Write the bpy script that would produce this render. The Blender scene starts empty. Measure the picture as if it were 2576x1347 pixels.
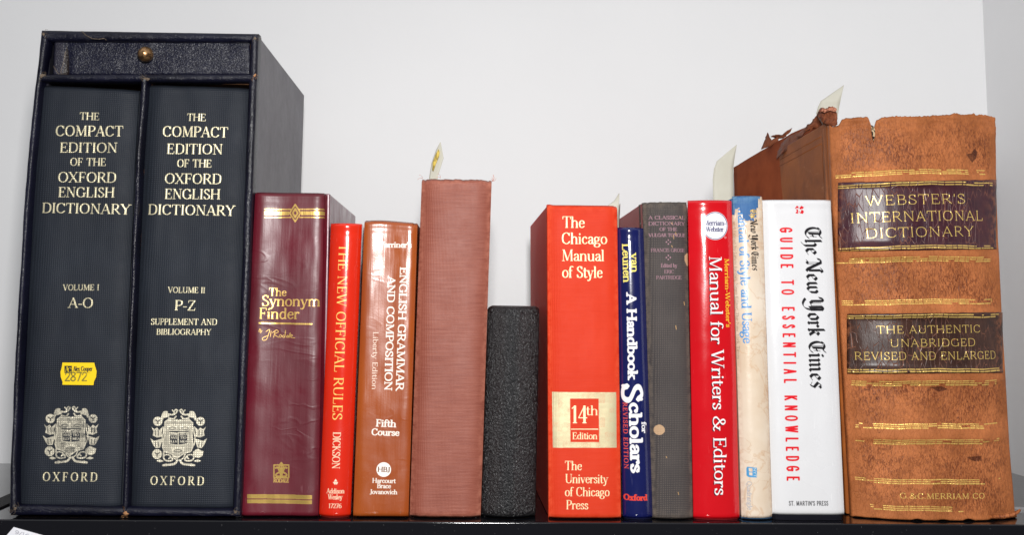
import bpy, math, random
import numpy as np
from mathutils import Vector, Matrix, noise as mnoise
random.seed(7); rng = np.random.default_rng(11)

# ------------------------------------------------------------------ camera, world, lamps
scene = bpy.context.scene
C = scene.collection
F = 2946.0                      # focal length in units of a 2576 px wide picture
W, H = 2576.0, 1347.0
PPY = 413.0                     # principal point height (the photograph is a crop)
DIST = 0.80
YAW, PITCH, ROLL = math.radians(1.75), math.atan(387 / F), 0.0105
fwd = Vector((math.sin(YAW) * math.cos(PITCH), math.cos(YAW) * math.cos(PITCH), math.sin(PITCH)))
rt0 = Vector((math.cos(YAW), -math.sin(YAW), 0))
up0 = rt0.cross(fwd)
RT = rt0 * math.cos(ROLL) + up0 * math.sin(ROLL)
UP = up0 * math.cos(ROLL) - rt0 * math.sin(ROLL)
_d = fwd + UP * ((PPY - 1315.0) / F)                                  # the shelf's front edge shows at height 1315
CAMZ = -_d.z / _d.y * DIST
CAM = Vector((0, -DIST, CAMZ))
cd = bpy.data.cameras.new('camera'); cam = bpy.data.objects.new('camera', cd); C.objects.link(cam)
cam.matrix_world = Matrix(((RT.x, UP.x, -fwd.x, CAM.x), (RT.y, UP.y, -fwd.y, CAM.y), (RT.z, UP.z, -fwd.z, CAM.z), (0, 0, 0, 1)))
cd.sensor_width = 36; cd.lens = 36 * F / W
cd.shift_y = -(H / 2 - PPY) / W
cd.clip_start = 0.01; cd.clip_end = 50
scene.camera = cam

world = bpy.data.worlds.new("World"); scene.world = world; world.use_nodes = True
bg = world.node_tree.nodes['Background']
wn, wl_ = world.node_tree.nodes, world.node_tree.links
# a room with a pale ceiling: light bounced from above, dim around
wtc = wn.new('ShaderNodeTexCoord'); wsep = wn.new('ShaderNodeSeparateXYZ'); wmr = wn.new('ShaderNodeMapRange'); wmx = wn.new('ShaderNodeMix'); wmx.data_type = 'RGBA'
wmr.interpolation_type = 'SMOOTHSTEP'; wmr.inputs[1].default_value = 0.15; wmr.inputs[2].default_value = 0.75
wl_.new(wtc.outputs['Generated'], wsep.inputs[0]); wl_.new(wsep.outputs[2], wmr.inputs[0]); wl_.new(wmr.outputs[0], wmx.inputs[0])
wmx.inputs[6].default_value = (0.085, 0.088, 0.095, 1); wmx.inputs[7].default_value = (0.66, 0.67, 0.69, 1)
wl_.new(wmx.outputs[2], bg.inputs[0]); bg.inputs[1].default_value = 1.0

def lamp(name, loc, target, size, size_y, power, col=(1, 1, 1)):
    l = bpy.data.lights.new(name, 'AREA'); l.shape = 'RECTANGLE'; l.size = size; l.size_y = size_y
    l.energy = power; l.color = col
    o = bpy.data.objects.new(name, l); C.objects.link(o)
    o.location = loc
    o.rotation_euler = (Vector(target) - Vector(loc)).to_track_quat('-Z', 'Y').to_euler()
    return o
lamp('flash_lamp', (0.015, -0.84, 0.30), (0.02, 0.2, 0.15), 0.08, 0.12, 9.3, (1.0, 0.985, 0.97))
scene.view_settings.view_transform = 'Standard'; scene.view_settings.look = 'None'
scene.view_settings.exposure = 0.0; scene.view_settings.gamma = 1.0

# ------------------------------------------------------------------ helpers
def at(px, py, Y):
    """point of the plane y = Y that shows at picture position px, py (2576 x 1347 units)"""
    d = fwd + RT * ((px - W / 2) / F) + UP * ((PPY - py) / F)
    t = (Y - CAM.y) / d.y
    p = CAM + d * t
    return Vector((p.x, Y, p.z))
def q2m(Y): return (Y - CAM.y) / F          # metres per picture unit at depth Y
def srgb(r, g, b):
    return tuple((c / 255 / 12.92) if c / 255 <= 0.04045 else ((c / 255 + 0.055) / 1.055) ** 2.4 for c in (r, g, b))
def lerp(a, b, t): return a + (b - a) * t
def nz(x, y=0.0, z=0.0): return mnoise.noise(Vector((x, y, z)))

def thing(name, label, cat, loc, group=None):
    o = bpy.data.objects.new(name, None); C.objects.link(o); o.location = loc
    o.empty_display_size = 0.02
    o['label'] = label; o['category'] = cat
    if group: o['group'] = group
    return o
def root_of(o):
    while o.parent: o = o.parent
    return o
def mesh(name, verts, faces, mat, parent=None, smooth=False, bevel=0, solid=0, uvrect=None, attr=None, seg=2, sangle=None):
    off = root_of(parent).location if parent else Vector((0, 0, 0))
    me = bpy.data.meshes.new(name)
    me.from_pydata([tuple(Vector(v) - off) for v in verts], [], faces)
    me.update()
    if uvrect:
        x0, x1, z0, z1 = uvrect
        uv = me.uv_layers.new(name='UVMap')
        co = [Vector(v) for v in verts]
        for l in me.loops:
            v = co[l.vertex_index]
            uv.data[l.index].uv = ((v.x - x0) / (x1 - x0), (v.z - z0) / (z1 - z0))
    if attr is not None:
        a = me.attributes.new('wear', 'FLOAT', 'POINT')
        a.data.foreach_set('value', attr)
    o = bpy.data.objects.new(name, me); C.objects.link(o)
    if mat: me.materials.append(mat)
    if parent: o.parent = parent
    if smooth:
        me.polygons.foreach_set('use_smooth', [True] * len(me.polygons))
    if solid:
        m = o.modifiers.new('solid', 'SOLIDIFY'); m.thickness = abs(solid); m.offset = -1 if solid > 0 else 1
    if bevel:
        m = o.modifiers.new('bevel', 'BEVEL'); m.width = bevel; m.segments = seg; m.limit_method = 'ANGLE'
        m.angle_limit = math.radians(40)
        me.polygons.foreach_set('use_smooth', [True] * len(me.polygons))
        w = o.modifiers.new('wn', 'WEIGHTED_NORMAL')
    return o
def hexa(name, b, t, mat, parent=None, bevel=0, **k):
    """b, t: four bottom and four top corners, same winding"""
    return mesh(name, list(b) + list(t), [(3, 2, 1, 0), (4, 5, 6, 7), (0, 1, 5, 4), (1, 2, 6, 5), (2, 3, 7, 6), (3, 0, 4, 7)], mat, parent, bevel=bevel, **k)
def box(name, x0, x1, y0, y1, z0, z1, mat, parent=None, bevel=0, **k):
    return hexa(name, [(x0, y0, z0), (x1, y0, z0), (x1, y1, z0), (x0, y1, z0)], [(x0, y0, z1), (x1, y0, z1), (x1, y1, z1), (x0, y1, z1)], mat, parent, bevel, **k)
def grid_faces(nu, nv):
    return [(j * nu + i, j * nu + i + 1, (j + 1) * nu + i + 1, (j + 1) * nu + i) for j in range(nv - 1) for i in range(nu - 1)]
def tube(name, pts, r, mat, parent, n=8, closed=False):
    vs, fs = [], []
    pts = [Vector(p) for p in pts]
    for i, p in enumerate(pts):
        a = pts[max(i - 1, 0)]; b = pts[min(i + 1, len(pts) - 1)]
        d = (b - a).normalized(); s = d.orthogonal().normalized(); t = d.cross(s)
        rr = r[i] if isinstance(r, (list, tuple)) else r
        for k in range(n):
            an = 2 * math.pi * k / n
            vs.append(p + s * math.cos(an) * rr + t * math.sin(an) * rr)
    for i in range(len(pts) - 1):
        for k in range(n):
            fs.append((i * n + k, i * n + (k + 1) % n, (i + 1) * n + (k + 1) % n, (i + 1) * n + k))
    fs.append(tuple(range(n))[::-1]); fs.append(tuple((len(pts) - 1) * n + k for k in range(n)))
    return mesh(name, vs, fs, mat, parent, smooth=True)

# ------------------------------------------------------------------ lettering: skeleton letters, drawn with a pen nib
# L line with full nib, H hairline, C spline with full nib, S serif, l / r half serif, D dot; capitals are 1 high, x height .64
G = {
'A': (.74, 'H .08,0 .36,1;L .37,1 .65,0;H .19,.34 .54,.34;S .08,0;S .65,0'),
'B': (.64, 'L .14,0 .14,1;C .14,1 .36,1 .5,.89 .48,.63 .34,.53 .14,.53;C .34,.53 .53,.47 .58,.27 .5,.06 .34,0 .14,0;l .14,0;l .14,1'),
'C': (.72, 'C .62,.78 .52,.95 .36,1 .15,.86 .08,.5 .15,.14 .36,0 .52,.04 .65,.2;H .63,.74 .63,.98'),
'D': (.76, 'L .14,0 .14,1;C .14,1 .4,1 .62,.85 .68,.5 .62,.15 .4,0 .14,0;l .14,0;l .14,1'),
'E': (.62, 'L .14,0 .14,1;H .14,1 .52,1;H .14,.52 .42,.52;H .14,0 .56,0;H .52,1 .53,.8;H .42,.62 .42,.42;H .56,0 .58,.22;l .14,0;l .14,1'),
'F': (.58, 'L .14,0 .14,1;H .14,1 .52,1;H .14,.5 .42,.5;H .52,1 .53,.8;H .42,.6 .42,.4;S .14,0;l .14,1'),
'G': (.78, 'C .62,.78 .52,.95 .36,1 .15,.86 .08,.5 .15,.14 .36,0 .52,.03 .66,.14;H .63,.74 .63,.98;L .66,.04 .66,.4;S .66,.42'),
'H': (.82, 'L .14,0 .14,1;L .68,0 .68,1;H .14,.52 .68,.52;S .14,0;S .14,1;S .68,0;S .68,1'),
'I': (.3, 'L .15,0 .15,1;S .15,0;S .15,1'),
'J': (.42, 'L .26,1 .26,.12;C .26,.14 .22,-.04 .1,-.08 .04,-.02;S .26,1'),
'K': (.74, 'L .14,0 .14,1;H .6,1 .16,.42;L .28,.55 .66,0;S .14,0;S .14,1;S .6,1;S .66,0'),
'L': (.6, 'L .14,0 .14,1;H .14,0 .54,0;H .54,0 .56,.24;S .14,1;l .14,0'),
'M': (.94, 'H .14,0 .16,1;L .18,1 .46,.04;H .46,.04 .76,1;L .78,1 .8,0;S .14,0;S .8,0;l .16,1;r .78,1'),
'N': (.8, 'H .14,0 .14,1;L .16,1 .66,.02;H .66,0 .66,1;S .14,0;S .66,1;l .14,1'),
'O': (.8, 'C .4,1 .17,.87 .08,.5 .17,.13 .4,0 .63,.13 .72,.5 .63,.87 .4,1'),
'P': (.6, 'L .14,0 .14,1;C .14,1 .36,1 .52,.9 .54,.73 .48,.55 .34,.47 .14,.47;S .14,0;l .14,1'),
'Q': (.8, 'C .4,1 .17,.87 .08,.5 .17,.13 .4,0 .63,.13 .72,.5 .63,.87 .4,1;C .4,.04 .5,-.1 .7,-.2 .84,-.14'),
'R': (.7, 'L .14,0 .14,1;C .14,1 .36,1 .52,.9 .53,.74 .47,.56 .34,.49 .14,.49;L .33,.49 .64,0;S .14,0;l .14,1;r .62,0'),
'S': (.56, 'C .45,.8 .37,.97 .26,1 .12,.9 .1,.74 .18,.6 .34,.48 .47,.34 .48,.17 .4,.03 .26,0 .13,.05 .08,.22;L .17,.61 .38,.44;H .46,.76 .46,.98;H .07,.02 .07,.26'),
'T': (.68, 'L .34,0 .34,1;H .04,1 .64,1;H .04,1 .03,.78;H .64,1 .65,.78;S .34,0'),
'U': (.78, 'L .14,1 .14,.3;C .14,.32 .2,.07 .38,0 .58,.06 .65,.3;H .65,.3 .65,1;S .14,1;S .65,1'),
'V': (.7, 'L .08,1 .36,0;H .36,0 .62,1;S .08,1;S .62,1'),
'W': (1.0, 'L .06,1 .29,0;H .29,0 .5,.98;L .49,.98 .7,0;H .7,0 .93,1;S .06,1;S .93,1;S .48,1'),
'X': (.72, 'L .08,1 .62,0;H .1,0 .6,1;S .08,1;S .62,0;S .1,0;S .6,1'),
'Y': (.7, 'L .08,1 .35,.48;H .35,.48 .62,1;L .35,.5 .35,0;S .08,1;S .62,1;S .35,0'),
'Z': (.64, 'H .1,1 .56,1;L .55,1 .09,0;H .08,0 .56,0;H .1,1 .08,.8;H .56,0 .6,.22'),
'a': (.5, 'C .1,.48 .16,.61 .28,.63 .36,.56 .38,.46;L .38,.46 .38,.1;C .38,.12 .42,0 .49,.04;C .38,.37 .2,.32 .09,.2 .13,.03 .26,.01 .38,.13'),
'b': (.58, 'L .12,1 .12,.04;C .12,.5 .26,.64 .42,.59 .51,.33 .42,.05 .26,0 .12,.1;l .12,1'),
'c': (.5, 'C .42,.5 .3,.64 .15,.56 .08,.32 .15,.07 .3,0 .44,.12;D .4,.52'),
'd': (.6, 'L .46,1 .46,0;C .46,.52 .3,.64 .15,.57 .08,.31 .15,.05 .28,0 .46,.12;l .46,1;r .46,0'),
'e': (.5, 'H .09,.36 .43,.36;C .43,.36 .4,.57 .27,.64 .14,.56 .08,.32 .14,.07 .3,0 .44,.13'),
'f': (.34, 'L .14,0 .14,.8;C .14,.78 .18,.96 .28,1.02 .38,.95;H .02,.63 .3,.63;S .14,0'),
'g': (.54, 'C .23,.63 .11,.57 .07,.42 .11,.27 .23,.22 .35,.27 .39,.42 .35,.57 .23,.63;C .16,.24 .09,.14 .16,.06 .38,.03 .48,-.09 .4,-.25 .22,-.3 .06,-.22 .06,-.08 .17,.03;H .36,.57 .5,.62'),
'h': (.62, 'L .12,1 .12,0;C .12,.47 .24,.62 .38,.62 .46,.54 .48,.42;L .48,.44 .48,0;S .12,0;S .48,0;l .12,1'),
'i': (.28, 'L .13,.62 .13,0;D .13,.88;S .13,0;l .13,.62'),
'j': (.28, 'L .14,.62 .14,-.12;C .14,-.1 .1,-.28 -.02,-.26;D .14,.88;l .14,.62'),
'k': (.6, 'L .12,1 .12,0;H .46,.62 .14,.27;L .24,.37 .5,0;S .12,0;S .5,0;S .44,.62;l .12,1'),
'l': (.28, 'L .13,1 .13,0;S .13,0;l .13,1'),
'm': (.94, 'L .12,.62 .12,0;C .12,.47 .22,.62 .35,.62 .44,.54 .46,.42;L .46,.44 .46,0;C .46,.47 .56,.62 .69,.62 .78,.54 .8,.42;L .8,.44 .8,0;S .12,0;S .46,0;S .8,0;l .12,.62'),
'n': (.62, 'L .12,.62 .12,0;C .12,.47 .24,.62 .38,.62 .46,.54 .48,.42;L .48,.44 .48,0;S .12,0;S .48,0;l .12,.62'),
'o': (.56, 'C .28,.64 .13,.56 .07,.32 .13,.08 .28,0 .43,.08 .49,.32 .43,.56 .28,.64'),
'p': (.6, 'L .12,.62 .12,-.3;C .12,.5 .26,.64 .42,.59 .51,.33 .42,.05 .26,0 .12,.1;S .12,-.3;l .12,.62'),
'q': (.6, 'L .46,.62 .46,-.3;C .46,.52 .3,.64 .15,.57 .08,.31 .15,.05 .28,0 .46,.12;S .46,-.3'),
'r': (.42, 'L .12,.62 .12,0;C .12,.42 .2,.58 .3,.63 .37,.6;D .36,.57;S .12,0;l .12,.62'),
's': (.42, 'C .34,.5 .26,.63 .14,.61 .09,.48 .18,.36 .31,.27 .36,.14 .27,.01 .14,.01 .07,.14;H .35,.46 .35,.62;H .065,.02 .065,.17'),
't': (.36, 'L .15,.84 .15,.12;C .15,.14 .2,0 .34,.06;H .02,.63 .32,.63'),
'u': (.62, 'L .12,.62 .12,.18;C .12,.2 .18,.03 .3,0 .4,.05 .48,.16;L .48,.62 .48,0;l .12,.62;l .48,.62;r .48,0'),
'v': (.54, 'L .08,.62 .27,0;H .27,0 .46,.62;S .08,.62;S .46,.62'),
'w': (.78, 'L .07,.62 .23,0;H .23,0 .38,.6;L .38,.6 .54,0;H .54,0 .7,.62;S .07,.62;S .7,.62'),
'x': (.54, 'L .08,.62 .45,0;H .08,0 .44,.62;S .08,.62;S .45,0;S .08,0;S .44,.62'),
'y': (.54, 'L .08,.62 .28,0;H .46,.62 .28,0;C .28,.02 .2,-.22 .1,-.3 .04,-.24;S .08,.62;S .46,.62'),
'z': (.48, 'H .08,.62 .4,.62;L .4,.62 .07,0;H .07,0 .42,0'),
'0': (.56, 'C .28,1 .13,.87 .07,.5 .13,.13 .28,0 .43,.13 .49,.5 .43,.87 .28,1'),
'1': (.4, 'L .22,0 .22,1;H .22,1 .06,.86;S .22,0'),
'2': (.54, 'C .08,.75 .14,.94 .28,1 .44,.88 .44,.66 .28,.35 .07,.05;H .07,.02 .48,.02;H .48,.02 .5,.16'),
'4': (.56, 'L .38,0 .38,1;H .38,1 .04,.3;H .04,.3 .52,.3;S .38,0'),
'6': (.56, 'C .46,.97 .24,.9 .1,.6 .08,.3 .16,.05 .3,0 .45,.08 .49,.3 .42,.52 .28,.6 .12,.45'),
'7': (.52, 'H .06,1 .48,1;L .46,.98 .2,0;H .06,1 .05,.84'),
'8': (.56, 'C .28,1 .13,.93 .11,.76 .26,.54 .45,.38 .48,.16 .28,0 .08,.14 .1,.34 .28,.54 .44,.76 .42,.92 .28,1'),
'9': (.56, 'C .12,.03 .34,.12 .46,.4 .48,.7 .4,.95 .26,1 .12,.92 .08,.7 .14,.48 .28,.4 .44,.54'),
'5': (.52, 'H .14,1 .46,1;H .14,1 .12,.58;C .12,.56 .3,.64 .46,.5 .46,.18 .3,0 .08,.1'),
'3': (.52, 'C .1,.86 .26,1 .44,.88 .4,.62 .24,.54 .44,.42 .46,.14 .26,0 .07,.14'),
'&': (.86, 'C .74,.5 .62,.2 .4,.0 .16,.03 .08,.25 .2,.45 .42,.66 .46,.85 .34,1 .22,.88 .26,.66 .5,.26 .7,.0 .82,.06;H .62,.52 .82,.52'),
"'": (.2, 'L .1,1 .09,.74'), '-': (.36, 'M .06,.34 .3,.34'), '.': (.22, 'D .1,.05'), ',': (.22, 'L .1,.05 .07,-.14'),
'/': (.34, 'H .04,-.05 .3,1'), '(': (.3, 'C .24,1.05 .1,.8 .08,.5 .1,.2 .24,-.08'), ' ': (.34, ''),
}
SANS = {'G': (.78, 'C .62,.78 .52,.95 .36,1 .15,.86 .08,.5 .15,.14 .36,0 .54,.06 .64,.22;L .64,.1 .64,.44;M .42,.44 .64,.44')}
# blackletter, drawn with a slanted nib
BL = {
'T': (.72, 'C .66,1.02 .52,.86 .3,.98 .14,.92 .1,.8;C .3,.93 .12,.76 .08,.46 .18,.16 .38,.02 .56,.08 .66,.22;L .42,.86 .4,.22;H .3,.86 .3,.12;L .52,.5 .56,.46;H .56,.3 .6,.7'),
'h': (.5, 'L .12,1.0 .12,.1;L .1,.06 .17,.0;H .14,.5 .32,.66;L .3,.66 .4,.54;L .4,.54 .39,.16;C .39,.16 .38,-.06 .22,-.24'),
'e': (.46, 'L .1,.5 .1,.16;L .1,.16 .23,.02;H .23,.02 .42,.16;L .24,.64 .37,.5;H .1,.5 .25,.65;H .37,.48 .14,.28'),
'N': (.84, 'C .0,.72 .06,.92 .2,.9;L .2,.94 .58,.08;H .2,.86 .2,.1;C .08,.04 .16,.12 .24,.02;L .66,.9 .66,.14;C .54,.9 .66,1.02 .76,.9;L .58,.1 .68,.0;H .3,.7 .3,.12'),
'w': (.76, 'L .1,.62 .1,.16;L .1,.14 .22,.02;H .22,.02 .34,.14;L .34,.62 .34,.16;L .34,.14 .46,.02;H .46,.02 .62,.2;L .54,.66 .64,.54;L .64,.54 .62,.22'),
'Y': (.82, 'C -.02,.74 .04,.98 .16,.92;L .16,.92 .16,.3;L .16,.3 .28,.16;H .28,.16 .5,.3;L .52,.98 .52,.1;H .42,.9 .42,.2;H .28,.84 .28,.2;L .66,.9 .66,.16;C .66,.2 .56,-.14 .34,-.3 .12,-.22 .02,-.12;L .56,.98 .68,.88'),
'o': (.48, 'L .1,.5 .1,.16;L .1,.14 .24,.01;L .38,.5 .38,.16;H .1,.5 .24,.65;L .24,.65 .38,.52;H .24,.01 .38,.14'),
'r': (.4, 'L .12,.56 .12,.12;L .06,.62 .14,.54;L .08,.08 .16,.0;H .12,.46 .28,.64;L .26,.64 .35,.54'),
'k': (.52, 'L .12,1.0 .12,.1;L .08,.06 .16,.0;H .12,.36 .3,.64;L .28,.66 .4,.54;H .4,.54 .2,.36;L .22,.36 .38,.08;H .38,.04 .46,.12'),
'i': (.28, 'L .12,.56 .12,.12;L .06,.62 .14,.54;L .1,.08 .18,.0;L .11,.86 .17,.8'),
'm': (.84, 'L .12,.56 .12,.12;L .06,.62 .14,.54;L .1,.08 .18,.0;H .14,.5 .32,.66;L .3,.64 .38,.56;L .38,.56 .38,.12;L .36,.08 .44,.0;H .4,.5 .58,.66;L .56,.64 .64,.56;L .64,.56 .64,.12;L .62,.08 .72,.0'),
's': (.42, 'H .34,.5 .24,.66;L .22,.66 .1,.5;L .1,.48 .34,.24;L .34,.22 .24,.02;H .24,.02 .06,.12;L .3,.66 .38,.58'),
' ': (.22, ''),
}
# style: stem, hair, serif half length, serif thickness, nib angle, blackletter
STY = {
'cap':  dict(t=.155, h=.055, s=.12, k=.05),
'hair':  dict(t=.068, h=.042, s=.09, k=.036),
'roman':  dict(t=.145, h=.062, s=.12, k=.05),
'light':  dict(t=.085, h=.05, s=.10, k=.04),
'book':   dict(t=.135, h=.05, s=.10, k=.045),
'bold':   dict(t=.19, h=.085, s=.14, k=.07),
'slab':   dict(t=.21, h=.11, s=.15, k=.10),
'fat':    dict(t=.27, h=.14, s=.17, k=.13),
'sans':   dict(t=.15, h=.14, s=0, k=0),
'sanslight': dict(t=.10, h=.10, s=0, k=0),
'black':  dict(t=.19, h=.035, s=0, k=0, nib=math.radians(38)),
}
def catmull(p, n=6):
    p = [np.array(a, float) for a in p]
    closed = np.allclose(p[0], p[-1])
    q = ([p[-2]] if closed else [2 * p[0] - p[1]]) + p + ([p[1]] if closed else [2 * p[-1] - p[-2]])
    out = []
    for i in range(1, len(q) - 2):
        for k in range(n):
            t = k / n
            out.append(.5 * (2 * q[i] + (q[i + 1] - q[i - 1]) * t + (2 * q[i - 1] - 5 * q[i] + 4 * q[i + 1] - q[i + 2]) * t * t + (3 * q[i] - q[i - 1] - 3 * q[i + 1] + q[i + 2]) * t ** 3))
    out.append(p[-1])
    return out

class Print:
    """the print or foil on one surface, laid out in metres on its x-z rectangle"""
    def __init__(s, name, x0, x1, z0, z1, res=5200, Y=0.01):
        s.name = name; s.r = (x0, x1, z0, z1); s.res = res; s.Y = Y
        s.w = int((x1 - x0) * res) + 1; s.h = int((z1 - z0) * res) + 1
        s.rgb = np.zeros((s.h, s.w, 3), np.float32); s.a = np.zeros((s.h, s.w), np.float32)
        s.buf = None
    def pt(s, px, py):
        p = at(px, py, s.Y); return np.array((p.x, p.z))
    def begin(s): s.buf = np.zeros((s.h, s.w), np.float32)
    def seg(s, o, ex, ey, a, b, rx, ry, nib=0.0):
        """segment a-b in local axes ex, ey (metres per unit) with elliptical nib rx, ry (local units)"""
        o, ex, ey = map(np.asarray, (o, ex, ey))
        pw = [o + ex * p[0] + ey * p[1] for p in (a, b)]
        L = float(np.hypot(*ey)); pad = max(rx, ry) * L + 2.5 / s.res
        x0 = min(p[0] for p in pw) - pad; x1 = max(p[0] for p in pw) + pad
        z0 = min(p[1] for p in pw) - pad; z1 = max(p[1] for p in pw) + pad
        i0 = max(int((x0 - s.r[0]) * s.res), 0); i1 = min(int((x1 - s.r[0]) * s.res) + 2, s.w)
        j0 = max(int((z0 - s.r[2]) * s.res), 0); j1 = min(int((z1 - s.r[2]) * s.res) + 2, s.h)
        if i1 <= i0 or j1 <= j0: return
        X = s.r[0] + (np.arange(i0, i1) + .5) / s.res - o[0]
        Z = s.r[2] + (np.arange(j0, j1) + .5) / s.res - o[1]
        X, Z = np.meshgrid(X, Z)
        lx = (X * ex[0] + Z * ex[1]) / (ex @ ex); ly = (X * ey[0] + Z * ey[1]) / (ey @ ey)
        c, n = math.cos(nib), math.sin(nib)
        def tr(x, y): return (x * c + y * n) / rx, (-x * n + y * c) / ry
        gx, gy = tr(lx, ly); ax, ay = tr(*a); bx, by = tr(*b)
        dx, dy = bx - ax, by - ay; dd = dx * dx + dy * dy + 1e-12
        t = np.clip(((gx - ax) * dx + (gy - ay) * dy) / dd, 0, 1)
        d = np.hypot(gx - ax - t * dx, gy - ay - t * dy)
        # local radius of the nib in pixels, along the direction to the nearest point
        vx, vy = gx - ax - t * dx, gy - ay - t * dy
        rr = np.sqrt((vx * rx) ** 2 + (vy * ry) ** 2) / np.maximum(d, 1e-6)
        cov = np.clip(.5 + (1 - d) * rr * L * s.res, 0, 1).astype(np.float32)
        v = s.buf[j0:j1, i0:i1]; np.maximum(v, cov, out=v)
    def end(s, col, wear=0.0, alpha=1.0, grain=0.0004):
        c = s.buf
        if wear > 0:
            n = max(1, int(grain * s.res))
            hh, ww = s.h // n + 2, s.w // n + 2
            base = rng.random((hh, ww)).astype(np.float32)
            nn = np.kron(base, np.ones((n, n), np.float32))[:s.h, :s.w]
            big = rng.random((s.h // (n * 9) + 2, s.w // (n * 9) + 2)).astype(np.float32)
            bb = np.kron(big, np.ones((n * 9, n * 9), np.float32))[:s.h, :s.w]
            c = c * np.clip(1.25 - (nn * .75 + bb * .55) * wear * 1.5, 0, 1)
        c = c * alpha
        near = (s.buf > 0) | (np.roll(s.buf, 1, 0) > 0) | (np.roll(s.buf, -1, 0) > 0) | (np.roll(s.buf, 1, 1) > 0) | (np.roll(s.buf, -1, 1) > 0)
        col = np.array(col, np.float32) / 255
        fresh = near & (s.a < .01)
        s.rgb[fresh] = col
        na = s.a + c * (1 - s.a)
        k = np.where(na > 1e-4, c / np.maximum(na, 1e-4), 0)[..., None]
        s.rgb = s.rgb * (1 - k) + col * k
        s.a = na; s.buf = None
    def text(s, t, p0, p1, cap, sty='roman', col=(230, 220, 180), wear=0.0, track=0.0, alpha=1.0, off=(0, 0), italic=0.0):
        st = STY[sty]; table = BL if 'nib' in st else G
        P0, P1 = s.pt(*p0), s.pt(*p1); v = P1 - P0; L = np.hypot(*v); d = v / L; u = np.array((-d[1], d[0]))
        P0 = P0 + (d * off[0] + u * off[1]) * q2m(s.Y)
        adv = sum(table[c][0] for c in t) + track * (len(t) - 1)
        sy = cap * q2m(s.Y); k = L / adv / sy
        ex, ey = d * sy, u * sy
        ry = st['h'] / 2; rx = st['t'] / 2
        s.begin(); x = 0.0
        Y = (lambda y: ry + y * (1 - 2 * ry)) if 'nib' not in st else (lambda y: y)
        nib = st.get('nib', 0.0)
        for ch in t:
            w, code = SANS[ch] if (st['s'] == 0 and 'nib' not in st and ch in SANS) else table[ch]
            for cmd in filter(None, code.split(';')):
                op, *pts = cmd.split()
                P = [tuple(map(float, p.split(','))) for p in pts]
                tp = lambda p: ((x + p[0]) * k + italic * p[1], Y(p[1]))
                if op in 'LM':
                    for a, b in zip(P, P[1:]): s.seg(P0, ex, ey, tp(a), tp(b), rx if op == 'L' else ry * 1.4, ry * (1 if op == 'L' else 1.4), nib)
                elif op == 'H':
                    if st['s'] == 0 and 'nib' not in st and abs(P[0][0] - P[1][0]) < .05 and abs(P[0][1] - P[1][1]) < .32: continue
                    for a, b in zip(P, P[1:]): s.seg(P0, ex, ey, tp(a), tp(b), ry, ry, 0)
                elif op == 'C':
                    Q = catmull([tp(p) for p in P], 5)
                    for a, b in zip(Q, Q[1:]): s.seg(P0, ex, ey, a, b, rx * .94, ry, nib)
                elif op == 'D':
                    a = tp(P[0]); r = max(rx * 1.05, ry); s.seg(P0, ex, ey, a, (a[0] + .001, a[1]), r, r, 0)
                elif op in 'Slr' and st['s'] > 0:
                    a = tp(P[0]); e = st['s']; kk = st['k'] / 2
                    yy = a[1] + ((kk - ry) if P[0][1] <= 0.01 else (ry - kk))
                    x0 = a[0] - (e if op != 'r' else 0); x1 = a[0] + (e if op != 'l' else 0)
                    s.seg(P0, ex, ey, (x0, yy), (x1, yy), kk, kk, 0)
            x += w + track
        s.end(col, wear, alpha)
    # figures in picture units
    def line(s, pts, r, spline=False):
        P = [tuple(s.pt(*p)) for p in pts]
        if spline: P = catmull(P, 6)
        rr = r * q2m(s.Y)
        for a, b in zip(P, P[1:]): s.seg((0, 0), (1, 0), (0, 1), a, b, rr, rr)
    def poly(s, pts):
        P = np.array([s.pt(*p) for p in pts])
        x0, z0 = P.min(0) - .001; x1, z1 = P.max(0) + .001
        i0 = max(int((x0 - s.r[0]) * s.res), 0); i1 = min(int((x1 - s.r[0]) * s.res) + 2, s.w)
        j0 = max(int((z0 - s.r[2]) * s.res), 0); j1 = min(int((z1 - s.r[2]) * s.res) + 2, s.h)
        if i1 <= i0 or j1 <= j0: return
        acc = np.zeros((j1 - j0, i1 - i0), np.float32)
        for oy in (.25, .75):
            for ox in (.25, .75):
                X, Z = np.meshgrid(s.r[0] + (np.arange(i0, i1) + ox) / s.res, s.r[2] + (np.arange(j0, j1) + oy) / s.res)
                ins = np.zeros(X.shape, bool)
                for a, b in zip(P, np.roll(P, -1, 0)):
                    c = ((a[1] > Z) != (b[1] > Z)) & (X < (b[0] - a[0]) * (Z - a[1]) / (b[1] - a[1] + 1e-12) + a[0])
                    ins ^= c
                acc += ins * .25
        v = s.buf[j0:j1, i0:i1]; np.maximum(v, acc, out=v)
    def disc(s, x, y, r, ry=None):
        ry = ry or r
        s.poly([(x + r * math.cos(a), y + ry * math.sin(a)) for a in np.linspace(0, 2 * math.pi, 33)[:-1]])
    def cut(s, x, y, r):
        b = s.buf.copy(); s.buf[:] = 0; s.disc(x, y, r); s.buf = b * (1 - s.buf)
    def image(s):
        im = bpy.data.images.new(s.name, s.w, s.h, alpha=True)
        px = np.dstack([s.rgb, s.a[..., None]]).astype(np.float32)
        im.alpha_mode = 'CHANNEL_PACKED'
        im.pixels.foreach_set(px.ravel()); im.update(); im.pack()
        return im

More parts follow.
